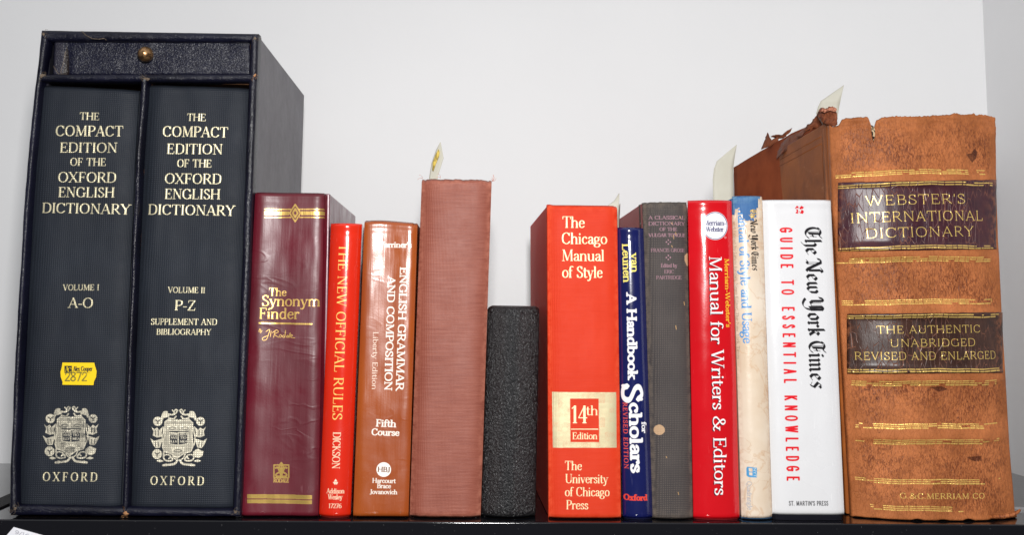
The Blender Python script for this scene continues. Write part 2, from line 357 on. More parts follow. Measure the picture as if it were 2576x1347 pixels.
# ------------------------------------------------------------------ materials
class NB:
    def __init__(s, name):
        s.m = bpy.data.materials.new(name); s.m.use_nodes = True; s.t = s.m.node_tree; s.n = s.t.nodes
        s.b = s.n['Principled BSDF']; s.tc = s.n.new('ShaderNodeTexCoord'); s.norm = None
    def link(s, a, b): s.t.links.new(a, b)
    def val(s, x, sock):
        if hasattr(x, 'is_output'): s.link(x, sock)
        elif isinstance(x, tuple) and len(x) == 3 and sock.type == 'RGBA': sock.default_value = (*x, 1)
        else: sock.default_value = x
    def math(s, op, a, b=0.0, c=None, clamp=False):
        m = s.n.new('ShaderNodeMath'); m.operation = op; m.use_clamp = clamp
        s.val(a, m.inputs[0]); s.val(b, m.inputs[1])
        if c is not None: s.val(c, m.inputs[2])
        return m.outputs[0]
    def mix(s, f, a, b, mode='MIX'):
        m = s.n.new('ShaderNodeMix'); m.data_type = 'RGBA'; m.blend_type = mode
        s.val(f, m.inputs[0]); s.val(a, m.inputs[6]); s.val(b, m.inputs[7]); return m.outputs[2]
    def map(s, sc=(1, 1, 1), rot=(0, 0, 0)):
        m = s.n.new('ShaderNodeMapping'); s.link(s.tc.outputs['Object'], m.inputs[0]); m.inputs['Scale'].default_value = sc
        m.inputs['Rotation'].default_value = rot
        return m.outputs[0]
    def noise(s, scale=1.0, sc=(1, 1, 1), detail=3, rough=.55, dist=0.0):
        x = s.n.new('ShaderNodeTexNoise'); s.link(s.map(sc), x.inputs['Vector'])
        x.inputs['Scale'].default_value = scale; x.inputs['Detail'].default_value = detail; x.inputs['Roughness'].default_value = rough; x.inputs['Distortion'].default_value = dist
        return x.outputs[0]
    def voro(s, scale, sc=(1, 1, 1), feat='F1', rand=1.0):
        x = s.n.new('ShaderNodeTexVoronoi'); x.feature = feat; s.link(s.map(sc), x.inputs['Vector'])
        x.inputs['Scale'].default_value = scale; x.inputs['Randomness'].default_value = rand; return x.outputs['Distance']
    def ramp(s, f, a, b, lo=0.0, hi=1.0):
        m = s.n.new('ShaderNodeMapRange'); s.val(f, m.inputs[0]); m.inputs[1].default_value = a; m.inputs[2].default_value = b
        m.inputs[3].default_value = lo; m.inputs[4].default_value = hi; return m.outputs[0]
    def bump(s, h, strength, dist):
        b = s.n.new('ShaderNodeBump'); b.inputs['Strength'].default_value = strength; b.inputs['Distance'].default_value = dist
        s.val(h, b.inputs['Height'])
        if s.norm is not None: s.link(s.norm, b.inputs['Normal'])
        s.norm = b.outputs[0]
    def weave(s, pitch, pitchz=None):
        sp = s.n.new('ShaderNodeSeparateXYZ'); s.link(s.tc.outputs['Object'], sp.inputs[0])
        kx = 2 * math.pi / pitch; kz = 2 * math.pi / (pitchz or pitch)
        wob = s.math('ADD', s.math('MULTIPLY', s.noise(60, detail=2), 3.0), s.math('MULTIPLY', s.noise(420, detail=2), 2.6))
        x = s.math('ADD', s.math('MULTIPLY', s.math('ADD', sp.outputs[0], sp.outputs[1]), kx), wob)
        z = s.math('ADD', s.math('MULTIPLY', sp.outputs[2], kz), wob)
        a = s.math('MULTIPLY_ADD', s.math('SINE', x), .5, .5); b = s.math('MULTIPLY_ADD', s.math('SINE', z), .5, .5)
        w = s.math('MULTIPLY_ADD', s.math('MULTIPLY', a, b), 2.0, -.5)
        return s.math('MULTIPLY', w, s.ramp(s.noise(38, detail=4, rough=.65), .35, .65, .3, 1.0))
    def attr(s, name='wear'):
        a = s.n.new('ShaderNodeAttribute'); a.attribute_name = name; return a.outputs['Fac']
    def done(s, col, rough, pr=None, foil=0.0, spec=.5, metal=0.0, coat=0.0, coatr=.1, sheen=0.0, foilrough=.34, ink_rough=None, ani=0.0):
        """pr: the Print on this surface; foil: how metallic its ink is"""
        b = s.b
        if pr is not None:
            im = s.n.new('ShaderNodeTexImage'); im.image = pr.image() if isinstance(pr, Print) else pr
            im.extension = 'CLIP'; im.interpolation = 'Cubic'
            s.link(s.tc.outputs['UV'], im.inputs[0])
            a = im.outputs['Alpha']
            col = s.mix(a, col, im.outputs['Color'])
            if foil:
                metal = s.math('MULTIPLY', a, foil)
                rough = s.math('ADD', s.math('MULTIPLY', s.math('SUBTRACT', 1.0, a), rough), s.math('MULTIPLY', a, foilrough))
        s.val(col, b.inputs['Base Color']); s.val(rough, b.inputs['Roughness']); s.val(metal, b.inputs['Metallic'])
        b.inputs['Specular IOR Level'].default_value = spec
        b.inputs['Coat Weight'].default_value = coat; b.inputs['Coat Roughness'].default_value = coatr
        if ani: b.inputs['Anisotropic'].default_value = ani
        if sheen:
            b.inputs['Sheen Weight'].default_value = sheen; b.inputs['Sheen Roughness'].default_value = .5
        if s.norm is not None:
            s.link(s.norm, b.inputs['Normal'])
            s.link(s.norm, b.inputs['Coat Normal'])
        return s.m

def m_paint(name, col, rough=.6, bump=.0):
    n = NB(name)
    c = n.mix(n.ramp(n.noise(6, detail=4), .3, .7), col, tuple(x * .97 for x in col))
    if bump: n.bump(n.noise(300, detail=4), bump, .0006); n.bump(n.noise(9, detail=3), .15, .004)
    return n.done(c, rough, spec=.3)
def m_cloth(name, col, col2, pitch=.0009, rough=.65, weave=.5, streak=.35, pr=None, foil=0.0, spec=.4, stripe=True, mott=.3, foilrough=.34, edge=None, coat=0, coatr=.3):
    n = NB(name)
    w = n.weave(pitch)
    thr = n.noise(1, (60, 60, 2600) if stripe else (2600, 90, 90), detail=3, rough=.7)
    f = n.math('ADD', n.math('MULTIPLY', w, weave), n.math('MULTIPLY', n.math('SUBTRACT', thr, .5), streak * 4))
    f = n.math('ADD', f, n.math('MULTIPLY', n.math('SUBTRACT', n.noise(25, detail=5), .5), mott * 3))
    f = n.math('ADD', n.math('MULTIPLY', f, .5), .4, clamp=True)
    c = n.mix(f, col, col2)
    if edge is not None:
        ew = n.math('MULTIPLY', n.attr(), n.ramp(n.noise(220, detail=5, rough=.7), .38, .6))
        c = n.mix(n.math('MULTIPLY', ew, 1.0, clamp=True), c, edge)
    n.bump(w, .45, pitch * .2)
    n.bump(thr, .12, .0003)
    n.bump(n.noise(40, detail=3), .25, .0008)
    return n.done(c, rough, pr, foil, spec, foilrough=foilrough, coat=coat, coatr=coatr)
def m_gloss(name, col, rough=.28, pr=None, foil=0.0, coat=.6, coatr=.12, streak=.4, col2=None, foilrough=.3, grain=900, edge=None, spec=.5, wob=.3, crease=0):
    n = NB(name)
    c = n.mix(n.ramp(n.noise(14, detail=5), .35, .65), col, col2 or tuple(x * .9 for x in col))
    c = n.mix(n.math('MULTIPLY', n.ramp(n.noise(1, (700, 700, 90), detail=3), .66, .74), .25), c, tuple(min(1, x * 1.3 + .1) for x in col))
    if edge is not None:
        ew = n.math('MULTIPLY', n.attr(), n.ramp(n.noise(260, detail=5, rough=.7), .42, .6))
        c = n.mix(n.math('MULTIPLY', ew, 1.0, clamp=True), c, edge)
    n.bump(n.noise(1, (260, 260, 16), detail=3), streak, .0005)
    n.bump(n.noise(grain, detail=2), .12, .0002)
    n.bump(n.noise(22, detail=2), wob, .0025)
    if crease:
        cr = n.ramp(n.math('ABSOLUTE', n.math('SUBTRACT', n.noise(1, (24, 24, 60), detail=2, dist=.5), .5)), 0, .05, 1, 0)
        n.bump(n.math('MULTIPLY', cr, n.ramp(n.noise(13, detail=2), .5, .7)), crease, .0006)
    r = n.ramp(n.noise(28, detail=6, rough=.65, dist=.6), .32, .68, rough * .72, rough * 1.5)
    return n.done(c, r, pr, foil, spec, coat=coat, coatr=coatr, foilrough=foilrough)
def m_leather(name, col, col2, scale=900, rough=.35, strength=.5, depth=.0005, stretch=(1, 1, 1), coat=.3, coatr=.25, edge=None, spec=.5, pr=None, foil=0):
    n = NB(name)
    h = n.noise(scale, stretch, detail=2, rough=.45, dist=1.4)
    c = n.mix(n.ramp(h, .35, .65), col2, col)
    c = n.mix(n.ramp(n.noise(20, detail=4), .4, .75), c, tuple(x * 1.5 + .002 for x in col))
    if edge is not None:
        e = n.ramp(n.noise(1, (260, 260, 260), detail=6, rough=.7), .66, .72)
        c = n.mix(n.math('MULTIPLY', e, .5), c, edge)
    n.bump(h, strength, depth)
    n.bump(n.noise(scale * .12, stretch, detail=4), .4, depth * 3)
    return n.done(c, rough, pr, foil, spec, coat=coat, coatr=coatr)
def m_paper(name, col, layered=False):
    n = NB(name)
    if layered:
        c = n.mix(n.ramp(n.noise(1, (2600, 20, 20), detail=2), .35, .65), col, tuple(x * .6 for x in col))
        n.bump(n.noise(1, (2600, 20, 20), detail=2), .6, .0005)
    else:
        c = n.mix(n.ramp(n.noise(90, detail=4), .3, .7), col, tuple(x * .93 for x in col))
    return n.done(c, .75, spec=.25)

# ------------------------------------------------------------------ the setting: walls and shelf
WALLY = 0.292
white = m_paint('white_wall_paint', (.83, .835, .845), .55, .12)
corner = at(2478, 150, WALLY)
WX = corner.x
mesh('back_wall', [(-3, WALLY, -.8), (WX, WALLY, -.8), (WX, WALLY, 2.2), (-3, WALLY, 2.2), (-3, WALLY + .1, -.8), (WX + .1, WALLY + .1, -.8), (WX + .1, WALLY + .1, 2.2), (-3, WALLY + .1, 2.2)],
     [(0, 1, 2, 3), (7, 6, 5, 4), (0, 4, 5, 1), (3, 2, 6, 7), (0, 3, 7, 4)], white)['kind'] = 'structure'
mesh('side_wall', [(WX, WALLY, -.8), (WX, -.16, -.8), (WX, -.16, 2.2), (WX, WALLY, 2.2), (WX + .1, WALLY + .1, -.8), (WX + .1, -.16, -.8), (WX + .1, -.16, 2.2), (WX + .1, WALLY + .1, 2.2)],
     [(0, 1, 2, 3), (7, 6, 5, 4), (1, 5, 6, 2), (3, 2, 6, 7)], white)['kind'] = 'structure'

def shelf_mat():
    n = NB('black_lacquer')
    n.bump(n.noise(1, (14, 160, 160), detail=4), .10, .0006)
    n.bump(n.noise(900, detail=2), .05, .0002)
    sp = n.voro(420, rand=1.0)
    dust = n.math('MULTIPLY', n.math('LESS_THAN', sp, .065), n.ramp(n.noise(70, detail=2), .5, .6))
    c = n.mix(dust, (.006, .006, .008), (.25, .25, .25))
    r = n.ramp(n.noise(40, detail=4), .3, .7, .05, .12)
    return n.done(c, r, spec=.4, coat=.2, coatr=.04)
lac = shelf_mat()
shelf = thing('shelf', 'glossy black shelf carrying the whole row of books', 'shelf', (0, .1, -.02))
box('shelf_board', -1.2, WX - .0005, 0, WALLY - .001, -.0302, 0, lac, shelf, bevel=.0011, seg=3)
# darker strips let into the board at its two ends
p = at(12, 1512, .035)
sl = at(0, 1515, .03)
m_blk = NB('matt_black_strip'); m_blk = m_blk.done((.004, .004, .004), .6, spec=.2)
a, b = at(-60, 1285, .02), at(24, 1240, .05)
def strip(name, pts, z0, z1, mat, parent, bevel=0):
    bb = [(x, y, z0) for x, y in pts]; tt = [(x, y, z1) for x, y in pts]
    n = len(pts)
    return mesh(name, bb + tt, [tuple(range(n))[::-1], tuple(range(n, 2 * n))] + [(i, (i + 1) % n, n + (i + 1) % n, n + i) for i in range(n)], mat, parent, bevel=bevel)
def ground(px, py):
    d = fwd + RT * ((px - W / 2) / F) + UP * ((PPY - py) / F); t = (0 - CAM.z) / d.z; q = CAM + d * t; return (q.x, q.y)
strip('edge_strip', [ground(-40, 1300), ground(-40, 1275), ground(60, 1232), ground(60, 1256)], -.0005, .0012, m_blk, shelf)
chrome = NB('bright_metal'); chrome = chrome.done((.75, .75, .76), .22, metal=1.0)
y1 = ground(2560, 1281)[1]; y2 = ground(2560, 1287)[1]
box('metal_inlay', .33, WX - .002, y2, y1, -.0005, .0012, chrome, shelf)

# paper label hanging on the shelf's front
pr = Print('shelf_label_print', *sorted((at(-5, 1340, -.001).x, at(110, 1340, -.001).x)), at(40, 1420, -.001).z, at(40, 1320, -.001).z, 6000, -.001)
pr.text('9/16/24', (36, 1344), (100, 1363), 9, 'sanslight', (95, 95, 110))
paperlab = NB('label_paper'); paperlab = paperlab.done((.78, .78, .82), .6, pr)
c4 = [at(34, 1328, -.0012), at(140, 1358, -.0012), at(122, 1398, -.0012), at(-12, 1372, -.0012), at(16, 1349, -.0012)]
lab = thing('shelf_label', 'small white paper label with pencilled numbers, stuck askew on the shelf front', 'label', c4[0])
mesh('paper', [(v.x, -.0004, v.z) for v in c4] + [(v.x, -.0010 - .0012 * (i in (2, 3)), v.z) for i, v in enumerate(c4)],
     [(0, 1, 2, 3, 4), (9, 8, 7, 6, 5)] + [(i, (i + 1) % 5, 5 + (i + 1) % 5, 5 + i) for i in range(5)], paperlab, lab, uvrect=pr.r)

# ------------------------------------------------------------------ book building
def rect(q, Y, pad=.008):
    P = [at(*q[k], Y) for k in ('TL', 'TR', 'BL', 'BR')]
    return min(p.x for p in P) - pad, max(p.x for p in P) + pad, -.003, max(p.z for p in P) + .008
def spine(root, name, q, yf, B, n, mat, uv, top=None, bot=None, nu=44, nv=90, disp=.0002, ridges=(), ext=((.0012, 0), (.0026, -.0005), (.004, -.0014), (.0058, -.0012)), capr=.0016, zbot=0.0004, seed=0.0, edges=None, conc=0.0, thick=.0012, skew=0.0, sides='LR', wrow=.004, wcol=.0022):
    Y = yf + B
    TL, TR, BL, BR = (at(*q[k], Y) for k in ('TL', 'TR', 'BL', 'BR'))
    BL.z = BR.z = zbot
    prof = []
    if 'L' in sides:
        for ye, dx in reversed(ext): prof.append((0.0, B + ye, -dx))
    for i in range(nu):
        s = .5 - .5 * math.cos(math.pi * i / (nu - 1)) if n > 3 else i / (nu - 1)
        prof.append((s, B * abs(2 * s - 1) ** n + conc * (1 - (2 * s - 1) ** 2), 0.0))
    if 'R' in sides:
        for ye, dx in ext: prof.append((1.0, B + ye, dx))
    vs, at_ = [], []
    h = (TL.z + TR.z) / 2
    for j in range(nv):
        v = j / (nv - 1)
        # more rows near both ends
        v = v + .045 * math.sin(2 * math.pi * v) * -1
        for k, (s, t, dx) in enumerate(prof):
            zt = lerp(TL.z, TR.z, s) + (top(s) if top else 0); zb = zbot + (bot(s) if bot else 0)
            z = lerp(zb, zt, v)
            if edges:
                xl, xr = edges(z)
            else:
                xl, xr = lerp(BL.x, TL.x, v), lerp(BR.x, TR.x, v)
            x = lerp(xl, xr, s) + dx
            dtop, dbot = (1 - v) * h, v * h
            y = yf + t
            for dd in (dtop, dbot):
                if dd < capr: y += capr * (1 - math.sqrt(max(0, 1 - (1 - dd / capr) ** 2)))
            inner = 1 if 0 <= k - (len(ext) if 'L' in sides else 0) < nu else 0
            y += disp * (nz(x * 70 + seed, z * 14, seed) * 1.5 + nz(x * 160, z * 60, seed + 4) * .6)
            y += .0004 * math.exp(-((dtop - .006) / .0025) ** 2)
            for zr, wr, hr in ridges:
                y -= hr * math.exp(-((z - zr) / wr) ** 4) * min(1, 1.1 - abs(2 * s - 1) ** 6)
            x += skew * (y - yf)
            vs.append((x, y, z))
            de = min(s, 1 - s) * (xr - xl)
            at_.append(min(1.2, math.exp(-dtop / wrow) + math.exp(-dbot / (wrow * .8)) + .8 * math.exp(-((de - .0005) / wcol) ** 2) * (t > B * .5)))
    return mesh(name, vs, grid_faces(len(prof), nv), mat, root, smooth=True, solid=thick, uvrect=uv, attr=at_), (TL, TR, BL, BR)
def board(root, name, T, Bt, side, y0, y1, th, mat, inset=.0, topz=0.0, skew=0.0, bevel=.0007, zb=.0003, splay=0.0, uvrect=None, arc=0):
    s = 1 if side == 'L' else -1
    def P(x, y, z): return (x + s * inset + skew * (y - y0) - s * splay * (y - y0), y, z)
    b = [P(Bt.x, y0, zb), P(Bt.x + s * th, y0, zb), P(Bt.x + s * th, y1, zb), P(Bt.x, y1, zb)]
    t = [P(T.x, y0, T.z + topz), P(T.x + s * th, y0, T.z + topz), P(T.x + s * th, y1, T.z + topz), P(T.x, y1, T.z + topz)]
    if side == 'R': b = [b[1], b[0], b[3], b[2]]; t = [t[1], t[0], t[3], t[2]]
    return hexa(name, b, t, mat, root, bevel=bevel, uvrect=uvrect)
pages_m = m_paper('page_edges', (.74, .69, .58), layered=True)
pages_w = m_paper('page_edges_white', (.84, .82, .78), layered=True)
def pages(root, co, y0, y1, th, down=.004, skew=0.0, mat=None, zb=.004):
    TL, TR, BL, BR = co
    b = [(BL.x + th, y0, zb), (BR.x - th, y0, zb), (BR.x - th + skew * (y1 - y0), y1, zb), (BL.x + th + skew * (y1 - y0), y1, zb)]
    t = [(TL.x + th, y0, TL.z - down), (TR.x - th, y0, TR.z - down), (TR.x - th + skew * (y1 - y0), y1, TR.z - down), (TL.x + th + skew * (y1 - y0), y1, TL.z - down)]
    return hexa('page_block', b, t, mat or pages_m, root, bevel=.0005)
def hardback(name, label, q, yf, B, n, D, smat, bmat, uv, group=None, th=.0028, skew=0.0, splay=(0, 0), btop=0.0, spname='spine', pmat=None, **k):
    BLw, BRw, TLw, TRw = (at(*q[c], yf + B) for c in ('BL', 'BR', 'TL', 'TR'))
    root = thing(name, label, 'book', ((BLw.x + BRw.x) / 2, yf + D / 2, 0), group)
    o, co = spine(root, spname, q, yf, B, n, smat, uv, skew=skew, **k)
    y0 = yf + B + .0045
    board(root, 'back_cover', co[0], co[2], 'L', y0, yf + D, th, bmat, topz=btop, skew=skew, splay=splay[0], uvrect=uv)
    board(root, 'front_cover', co[1], co[3], 'R', y0, yf + D, th, bmat, topz=btop, skew=skew, splay=splay[1], uvrect=uv)
    pages(root, co, yf + B + .003, yf + D - .004, th + .0006, skew=skew, mat=pmat)
    return root, co
def jacketed(name, label, q, yf, B, n, D, jmat, bmat, uv, jz=.0012, th=.0025, ptop=.003, skew=0.0, **k):
    BLw, BRw = at(*q['BL'], yf + B), at(*q['BR'], yf + B)
    root = thing(name, label, 'book', ((BLw.x + BRw.x) / 2, yf + D / 2, 0))
    ext = tuple((e, -.0003 if 0 < e < D - B - .01 else 0) for e in np.linspace(.002, D - B - .002, 8))
    o, co = spine(root, 'dust_jacket', q, yf, B, n, jmat, uv, ext=ext, zbot=jz, capr=k.pop('capr', .0006), thick=.0003, skew=skew, **k)
    TL, TR, BL, BR = co
    q2 = dict(q)
    # the case under the jacket
    ins = .0006
    hs = []
    def V(p, dx, z): return Vector((p.x + dx, p.y, z))
    board(root, 'back_cover', V(TL, ins, TL.z - .0012), V(BL, ins, 0), 'L', yf + B + .002, yf + D - .003, th, bmat, skew=skew)
    board(root, 'front_cover', V(TR, -ins, TR.z - .0012), V(BR, -ins, 0), 'R', yf + B + .002, yf + D - .003, th, bmat, skew=skew)
    n2 = 24; vs = []
    for z, f in ((.0002, 0), (TL.z - .0012, 1)):
        for i in range(n2):
            s = i / (n2 - 1); vs.append((lerp(lerp(BL.x, TL.x, f) + ins, lerp(BR.x, TR.x, f) - ins, s), yf + .0012 + B * abs(2 * s - 1) ** n, z))
    mesh('spine', vs, grid_faces(n2, 2), bmat, root, smooth=True, solid=.0008)
    pages(root, co, yf + B + .003, yf + D - .006, th + .001, down=ptop, skew=skew, mat=pages_w)
    return root, co

# ------------------------------------------------------------------ slipcase with its drawer and the two volumes in it
YC = .006
navyl = m_leather('navy_leather', srgb(10, 10, 28), srgb(4, 4, 14), 900, .34, .8, .0004, (1, 1, .8), coat=.12, coatr=.3, edge=None, spec=.32)
railm = m_leather('navy_leather_creased', srgb(12, 13, 32), srgb(4, 4, 14), 700, .34, .8, .0004, (1.0, 1, 1.6), coat=.12, coatr=.3, edge=srgb(90, 84, 78), spec=.32)
greycl = m_cloth('grey_cloth', srgb(150, 149, 153), srgb(98, 97, 102), .0011, .8, .5, .3, mott=.35, stripe=False)
inner = m_paper('inner_board', srgb(92, 60, 36))
tl, tr, bl, br = at(102, 75, YC), at(650, 84, YC), at(22, 1297, YC), at(604, 1301, YC)
case = thing('slipcase', 'dark blue leather slipcase with a drawer above its two compartments', 'slipcase', ((bl.x + br.x) / 2, .12, 0))
CD = .232
def fr(name, pts, mat, y0=YC, y1=YC + .014, bevel=.0016, **k):
    """piece of the case front from four picture corners: bl, br, tr, tl"""
    P = [at(*p, YC) for p in pts]
    b = [(P[0].x, y0, max(P[0].z, .0003)), (P[1].x, y0, max(P[1].z, .0003)), (P[1].x, y1, max(P[1].z, .0003)), (P[0].x, y1, max(P[0].z, .0003))]
    t = [(P[3].x, y0, P[3].z), (P[2].x, y0, P[2].z), (P[2].x, y1, P[2].z), (P[3].x, y1, P[3].z)]
    return hexa(name, b, t, mat, case, bevel=bevel, seg=3, **k)
def edge_at(tab, Y):
    pts = sorted([(at(x, y, Y).z, at(x, y, Y).x) for y, x in tab])
    zs, xs = [p[0] for p in pts], [p[1] for p in pts]
    return lambda z: float(np.interp(z, zs, xs))
def rod(name, pts, mat, n=60, eo=None, bulge=.0035, y0=YC, y1=YC + .012, horiz=False, seed=0):
    """a leather covered edge: rounded towards the camera, slightly uneven"""
    A, Bp, Cc, Dd = [at(*p, YC) for p in pts]         # bl, br, tr, tl
    vs = []; nu = 13
    for j in range(n):
        v = j / (n - 1)
        if horiz: l, r = A.lerp(Bp, v), Dd.lerp(Cc, v)
        else: l, r = A.lerp(Dd, v), Bp.lerp(Cc, v)
        for i in range(nu):
            a = math.pi * i / (nu - 1); s = .5 - .5 * math.cos(a)
            p = l.lerp(r, s)
            if eo: p.x = lerp(eo[0](p.z), eo[1](p.z), s)
            wob = nz(v * 30, s * 3, seed) * .0004 + nz(v * 9, seed) * .0005
            y = y0 + bulge * (1 - math.sin(a) ** .7) + wob
            if i in (0, nu - 1): y = y1
            vs.append((p.x + wob * .5 * (not horiz), y, max(.0002, p.z + wob * .5 * horiz)))
    f = grid_faces(nu, n)
    if horiz: f = [x[::-1] for x in f]
    return mesh(name, vs, f, mat, case, smooth=True)
rod('top_rail', [(108, 101), (645, 103.5), (650, 83), (103, 74)], railm, horiz=True, seed=1)
rod('edge_binding', [(22, 1294), (46, 1290), (125, 86), (103, 80)], railm, seed=2,
    eo=(edge_at([(74, 102), (190, 91), (219, 85.5), (421, 65.5), (627, 51.6), (884, 37), (1159, 24), (1290, 21.5)], YC), edge_at([(74, 122), (190, 107), (219, 101), (421, 81), (627, 66), (884, 51.5), (1159, 40), (1290, 42)], YC)))
rod('edge_binding', [(584, 1290), (605, 1300), (650, 86), (629, 92)], navyl, seed=3)
rod('drawer_rail', [(100, 203.5), (645, 204.5), (645, 184), (112, 185)], railm, horiz=True, seed=5)
rod('divider_edge', [(306, 1288), (322, 1288), (369, 198), (353, 198)], navyl, seed=7,
    eo=(edge_at([(198, 353), (421, 340), (884, 320.5), (1288, 306)], YC), edge_at([(198, 370), (421, 353), (884, 333), (1288, 321)], YC)))
rod('bottom_rail', [(24, 1299), (603, 1303), (603, 1285), (40, 1272)], railm, horiz=True, seed=8)
# walls of the case
T3 = .0042
hexa('left_side', [(bl.x + .001, YC + .010, .0004), (bl.x + T3, YC + .010, .0004), (bl.x + T3, CD, .0004), (bl.x + .001, CD, .0004)],
     [(tl.x + .001, YC + .010, tl.z - .001), (tl.x + T3, YC + .010, tl.z - .001), (tl.x + T3, CD, tl.z - .001), (tl.x + .001, CD, tl.z - .001)], m_cloth('dark_side_cloth', srgb(34, 34, 42), srgb(20, 20, 28), .0011, .85, .4, .2, spec=.15), case, .0006)
hexa('right_side', [(br.x - T3, YC + .004, .0004), (br.x - .0004, YC + .004, .0004), (br.x - .0004, CD, .0004), (br.x - T3, CD, .0004)],
     [(tr.x - T3, YC + .004, tr.z - .0006), (tr.x - .0004, YC + .004, tr.z - .0006), (tr.x - .0004, CD, tr.z - .0006), (tr.x - T3, CD, tr.z - .0006)], greycl, case, .0008)
hexa('top_panel', [(tl.x + T3, YC + .010, tl.z - .005), (tr.x - T3, YC + .010, tr.z - .005), (tr.x - T3, CD, tr.z - .005), (tl.x + T3, CD, tl.z - .005)],
     [(tl.x + T3, YC + .010, tl.z - .001), (tr.x - T3, YC + .010, tr.z - .001), (tr.x - T3, CD, tr.z - .001), (tl.x + T3, CD, tl.z - .001)], navyl, case)
box('bottom_panel', bl.x + T3, br.x - T3, YC + .010, CD, .0006, .0045, inner, case)
hexa('back_panel', [(bl.x + T3, CD - .004, .005), (br.x - T3, CD - .004, .005), (br.x - T3, CD - .001, .005), (bl.x + T3, CD - .001, .005)],
     [(tl.x + T3, CD - .004, tl.z - .006), (tr.x - T3, CD - .004, tr.z - .006), (tr.x - T3, CD - .001, tr.z - .006), (tl.x + T3, CD - .001, tl.z - .006)], inner, case)
sh = at(370, 198, YC).z
dt, db = at(362, 198, YC), at(316, 1288, YC)
hexa('divider_panel', [(db.x - .002, YC + .010, .005), (db.x + .002, YC + .010, .005), (db.x + .002, CD - .005, .005), (db.x - .002, CD - .005, .005)],
     [(dt.x - .002, YC + .010, dt.z), (dt.x + .002, YC + .010, dt.z), (dt.x + .002, CD - .005, dt.z), (dt.x - .002, CD - .005, dt.z)], inner, case)
ls, rs = at(116, 197, YC), at(636, 197, YC)
box('drawer_shelf', ls.x, rs.x, YC + .010, CD - .005, sh - .001, sh + .002, inner, case)
# drawer
prd = Print('drawer_marks', *sorted((at(100, 100, YC).x, at(660, 100, YC).x)), at(300, 210, YC).z, at(300, 60, YC).z, 4500, YC + .006)
prd.begin(); prd.poly([(166, 112), (170, 126), (172, 160), (172, 186), (156, 186), (161, 160), (163, 130)]); prd.end((30, 20, 16), .3)
prd.begin(); prd.poly([(137, 103), (160, 103), (158, 186), (134, 186)]); prd.end((52, 50, 60), .2, alpha=.6)
prd.begin(); prd.line([(163, 128), (158, 158), (152, 182), (168, 186)], 1.2, True); prd.line([(133, 165), (146, 184), (160, 186)], 1.0, True); prd.end((104, 92, 80), .5)
def drawer_mat():
    n = NB('drawer_leather')
    v = n.noise(1, (700, 700, 700), detail=2, rough=.4, dist=1.6)
    c = n.mix(n.ramp(v, .35, .65), srgb(8, 9, 26), srgb(20, 22, 42))
    n.bump(v, .8, .0006)
    n.bump(n.noise(36, (1, 1, 1), detail=3), .6, .003)
    return n.done(c, .34, prd, 0, spec=.35, coat=.1, coatr=.2)
dm = drawer_mat()
y0 = YC + .007
D4 = [at(133, 187, y0), at(629, 187, y0), at(628, 102, y0), at(137, 103, y0)]
vs = []; nu, nv = 80, 16
for j in range(nv):
    for i in range(nu):
        s, v = i / (nu - 1), j / (nv - 1)
        p = D4[0].lerp(D4[1], s).lerp(D4[3].lerp(D4[2], s), v)
        y = y0 + .0004 * nz(s * 14, v * 2) - .0007 * math.exp(-((s - .49) / .012) ** 2) * v + .0012 * (s < .0) + .0016 * math.exp(-((s - .07) / .012) ** 2) * (1 - v * .7)
        vs.append((p.x, y, p.z))
drawer = mesh('drawer', vs, grid_faces(nu, nv), dm, case, smooth=True, solid=.003, uvrect=prd.r)
bx0, bx1, bz0, bz1 = D4[0].x + .001, D4[1].x - .001, D4[0].z + .001, D4[2].z - .001
box('drawer_box', bx0, bx1, y0 + .0042, CD - .03, bz0, bz1, inner, case)
brass = NB('old_brass')
f = brass.ramp(brass.noise(300, detail=5, dist=.8), .42, .6)
brass.bump(brass.noise(500, detail=3), .25, .0003)
brass = brass.done(brass.mix(f, srgb(178, 138, 96), srgb(104, 78, 54)), .34, metal=.85)
kc = at(372, 141, y0); R = .0054
vs, fs = [], []
prof = [(0.0, -.0124), (.0022, -.012), (.0040, -.0104), (.0051, -.0082), (.0054, -.0062), (.0050, -.0040), (.0038, -.0022), (.0024, -.0012), (.0022, 0), (.0036, .0006)]
for r, yy in prof:
    for k in range(28):
        a = 2 * math.pi * k / 28; vs.append((kc.x + r * math.cos(a), y0 + yy + .0004, kc.z + r * math.sin(a)))
for i in range(len(prof) - 1):
    for k in range(28): fs.append((i * 28 + k, i * 28 + (k + 1) % 28, (i + 1) * 28 + (k + 1) % 28, (i + 1) * 28 + k))
mesh('knob', vs, fs, brass, drawer, smooth=True)
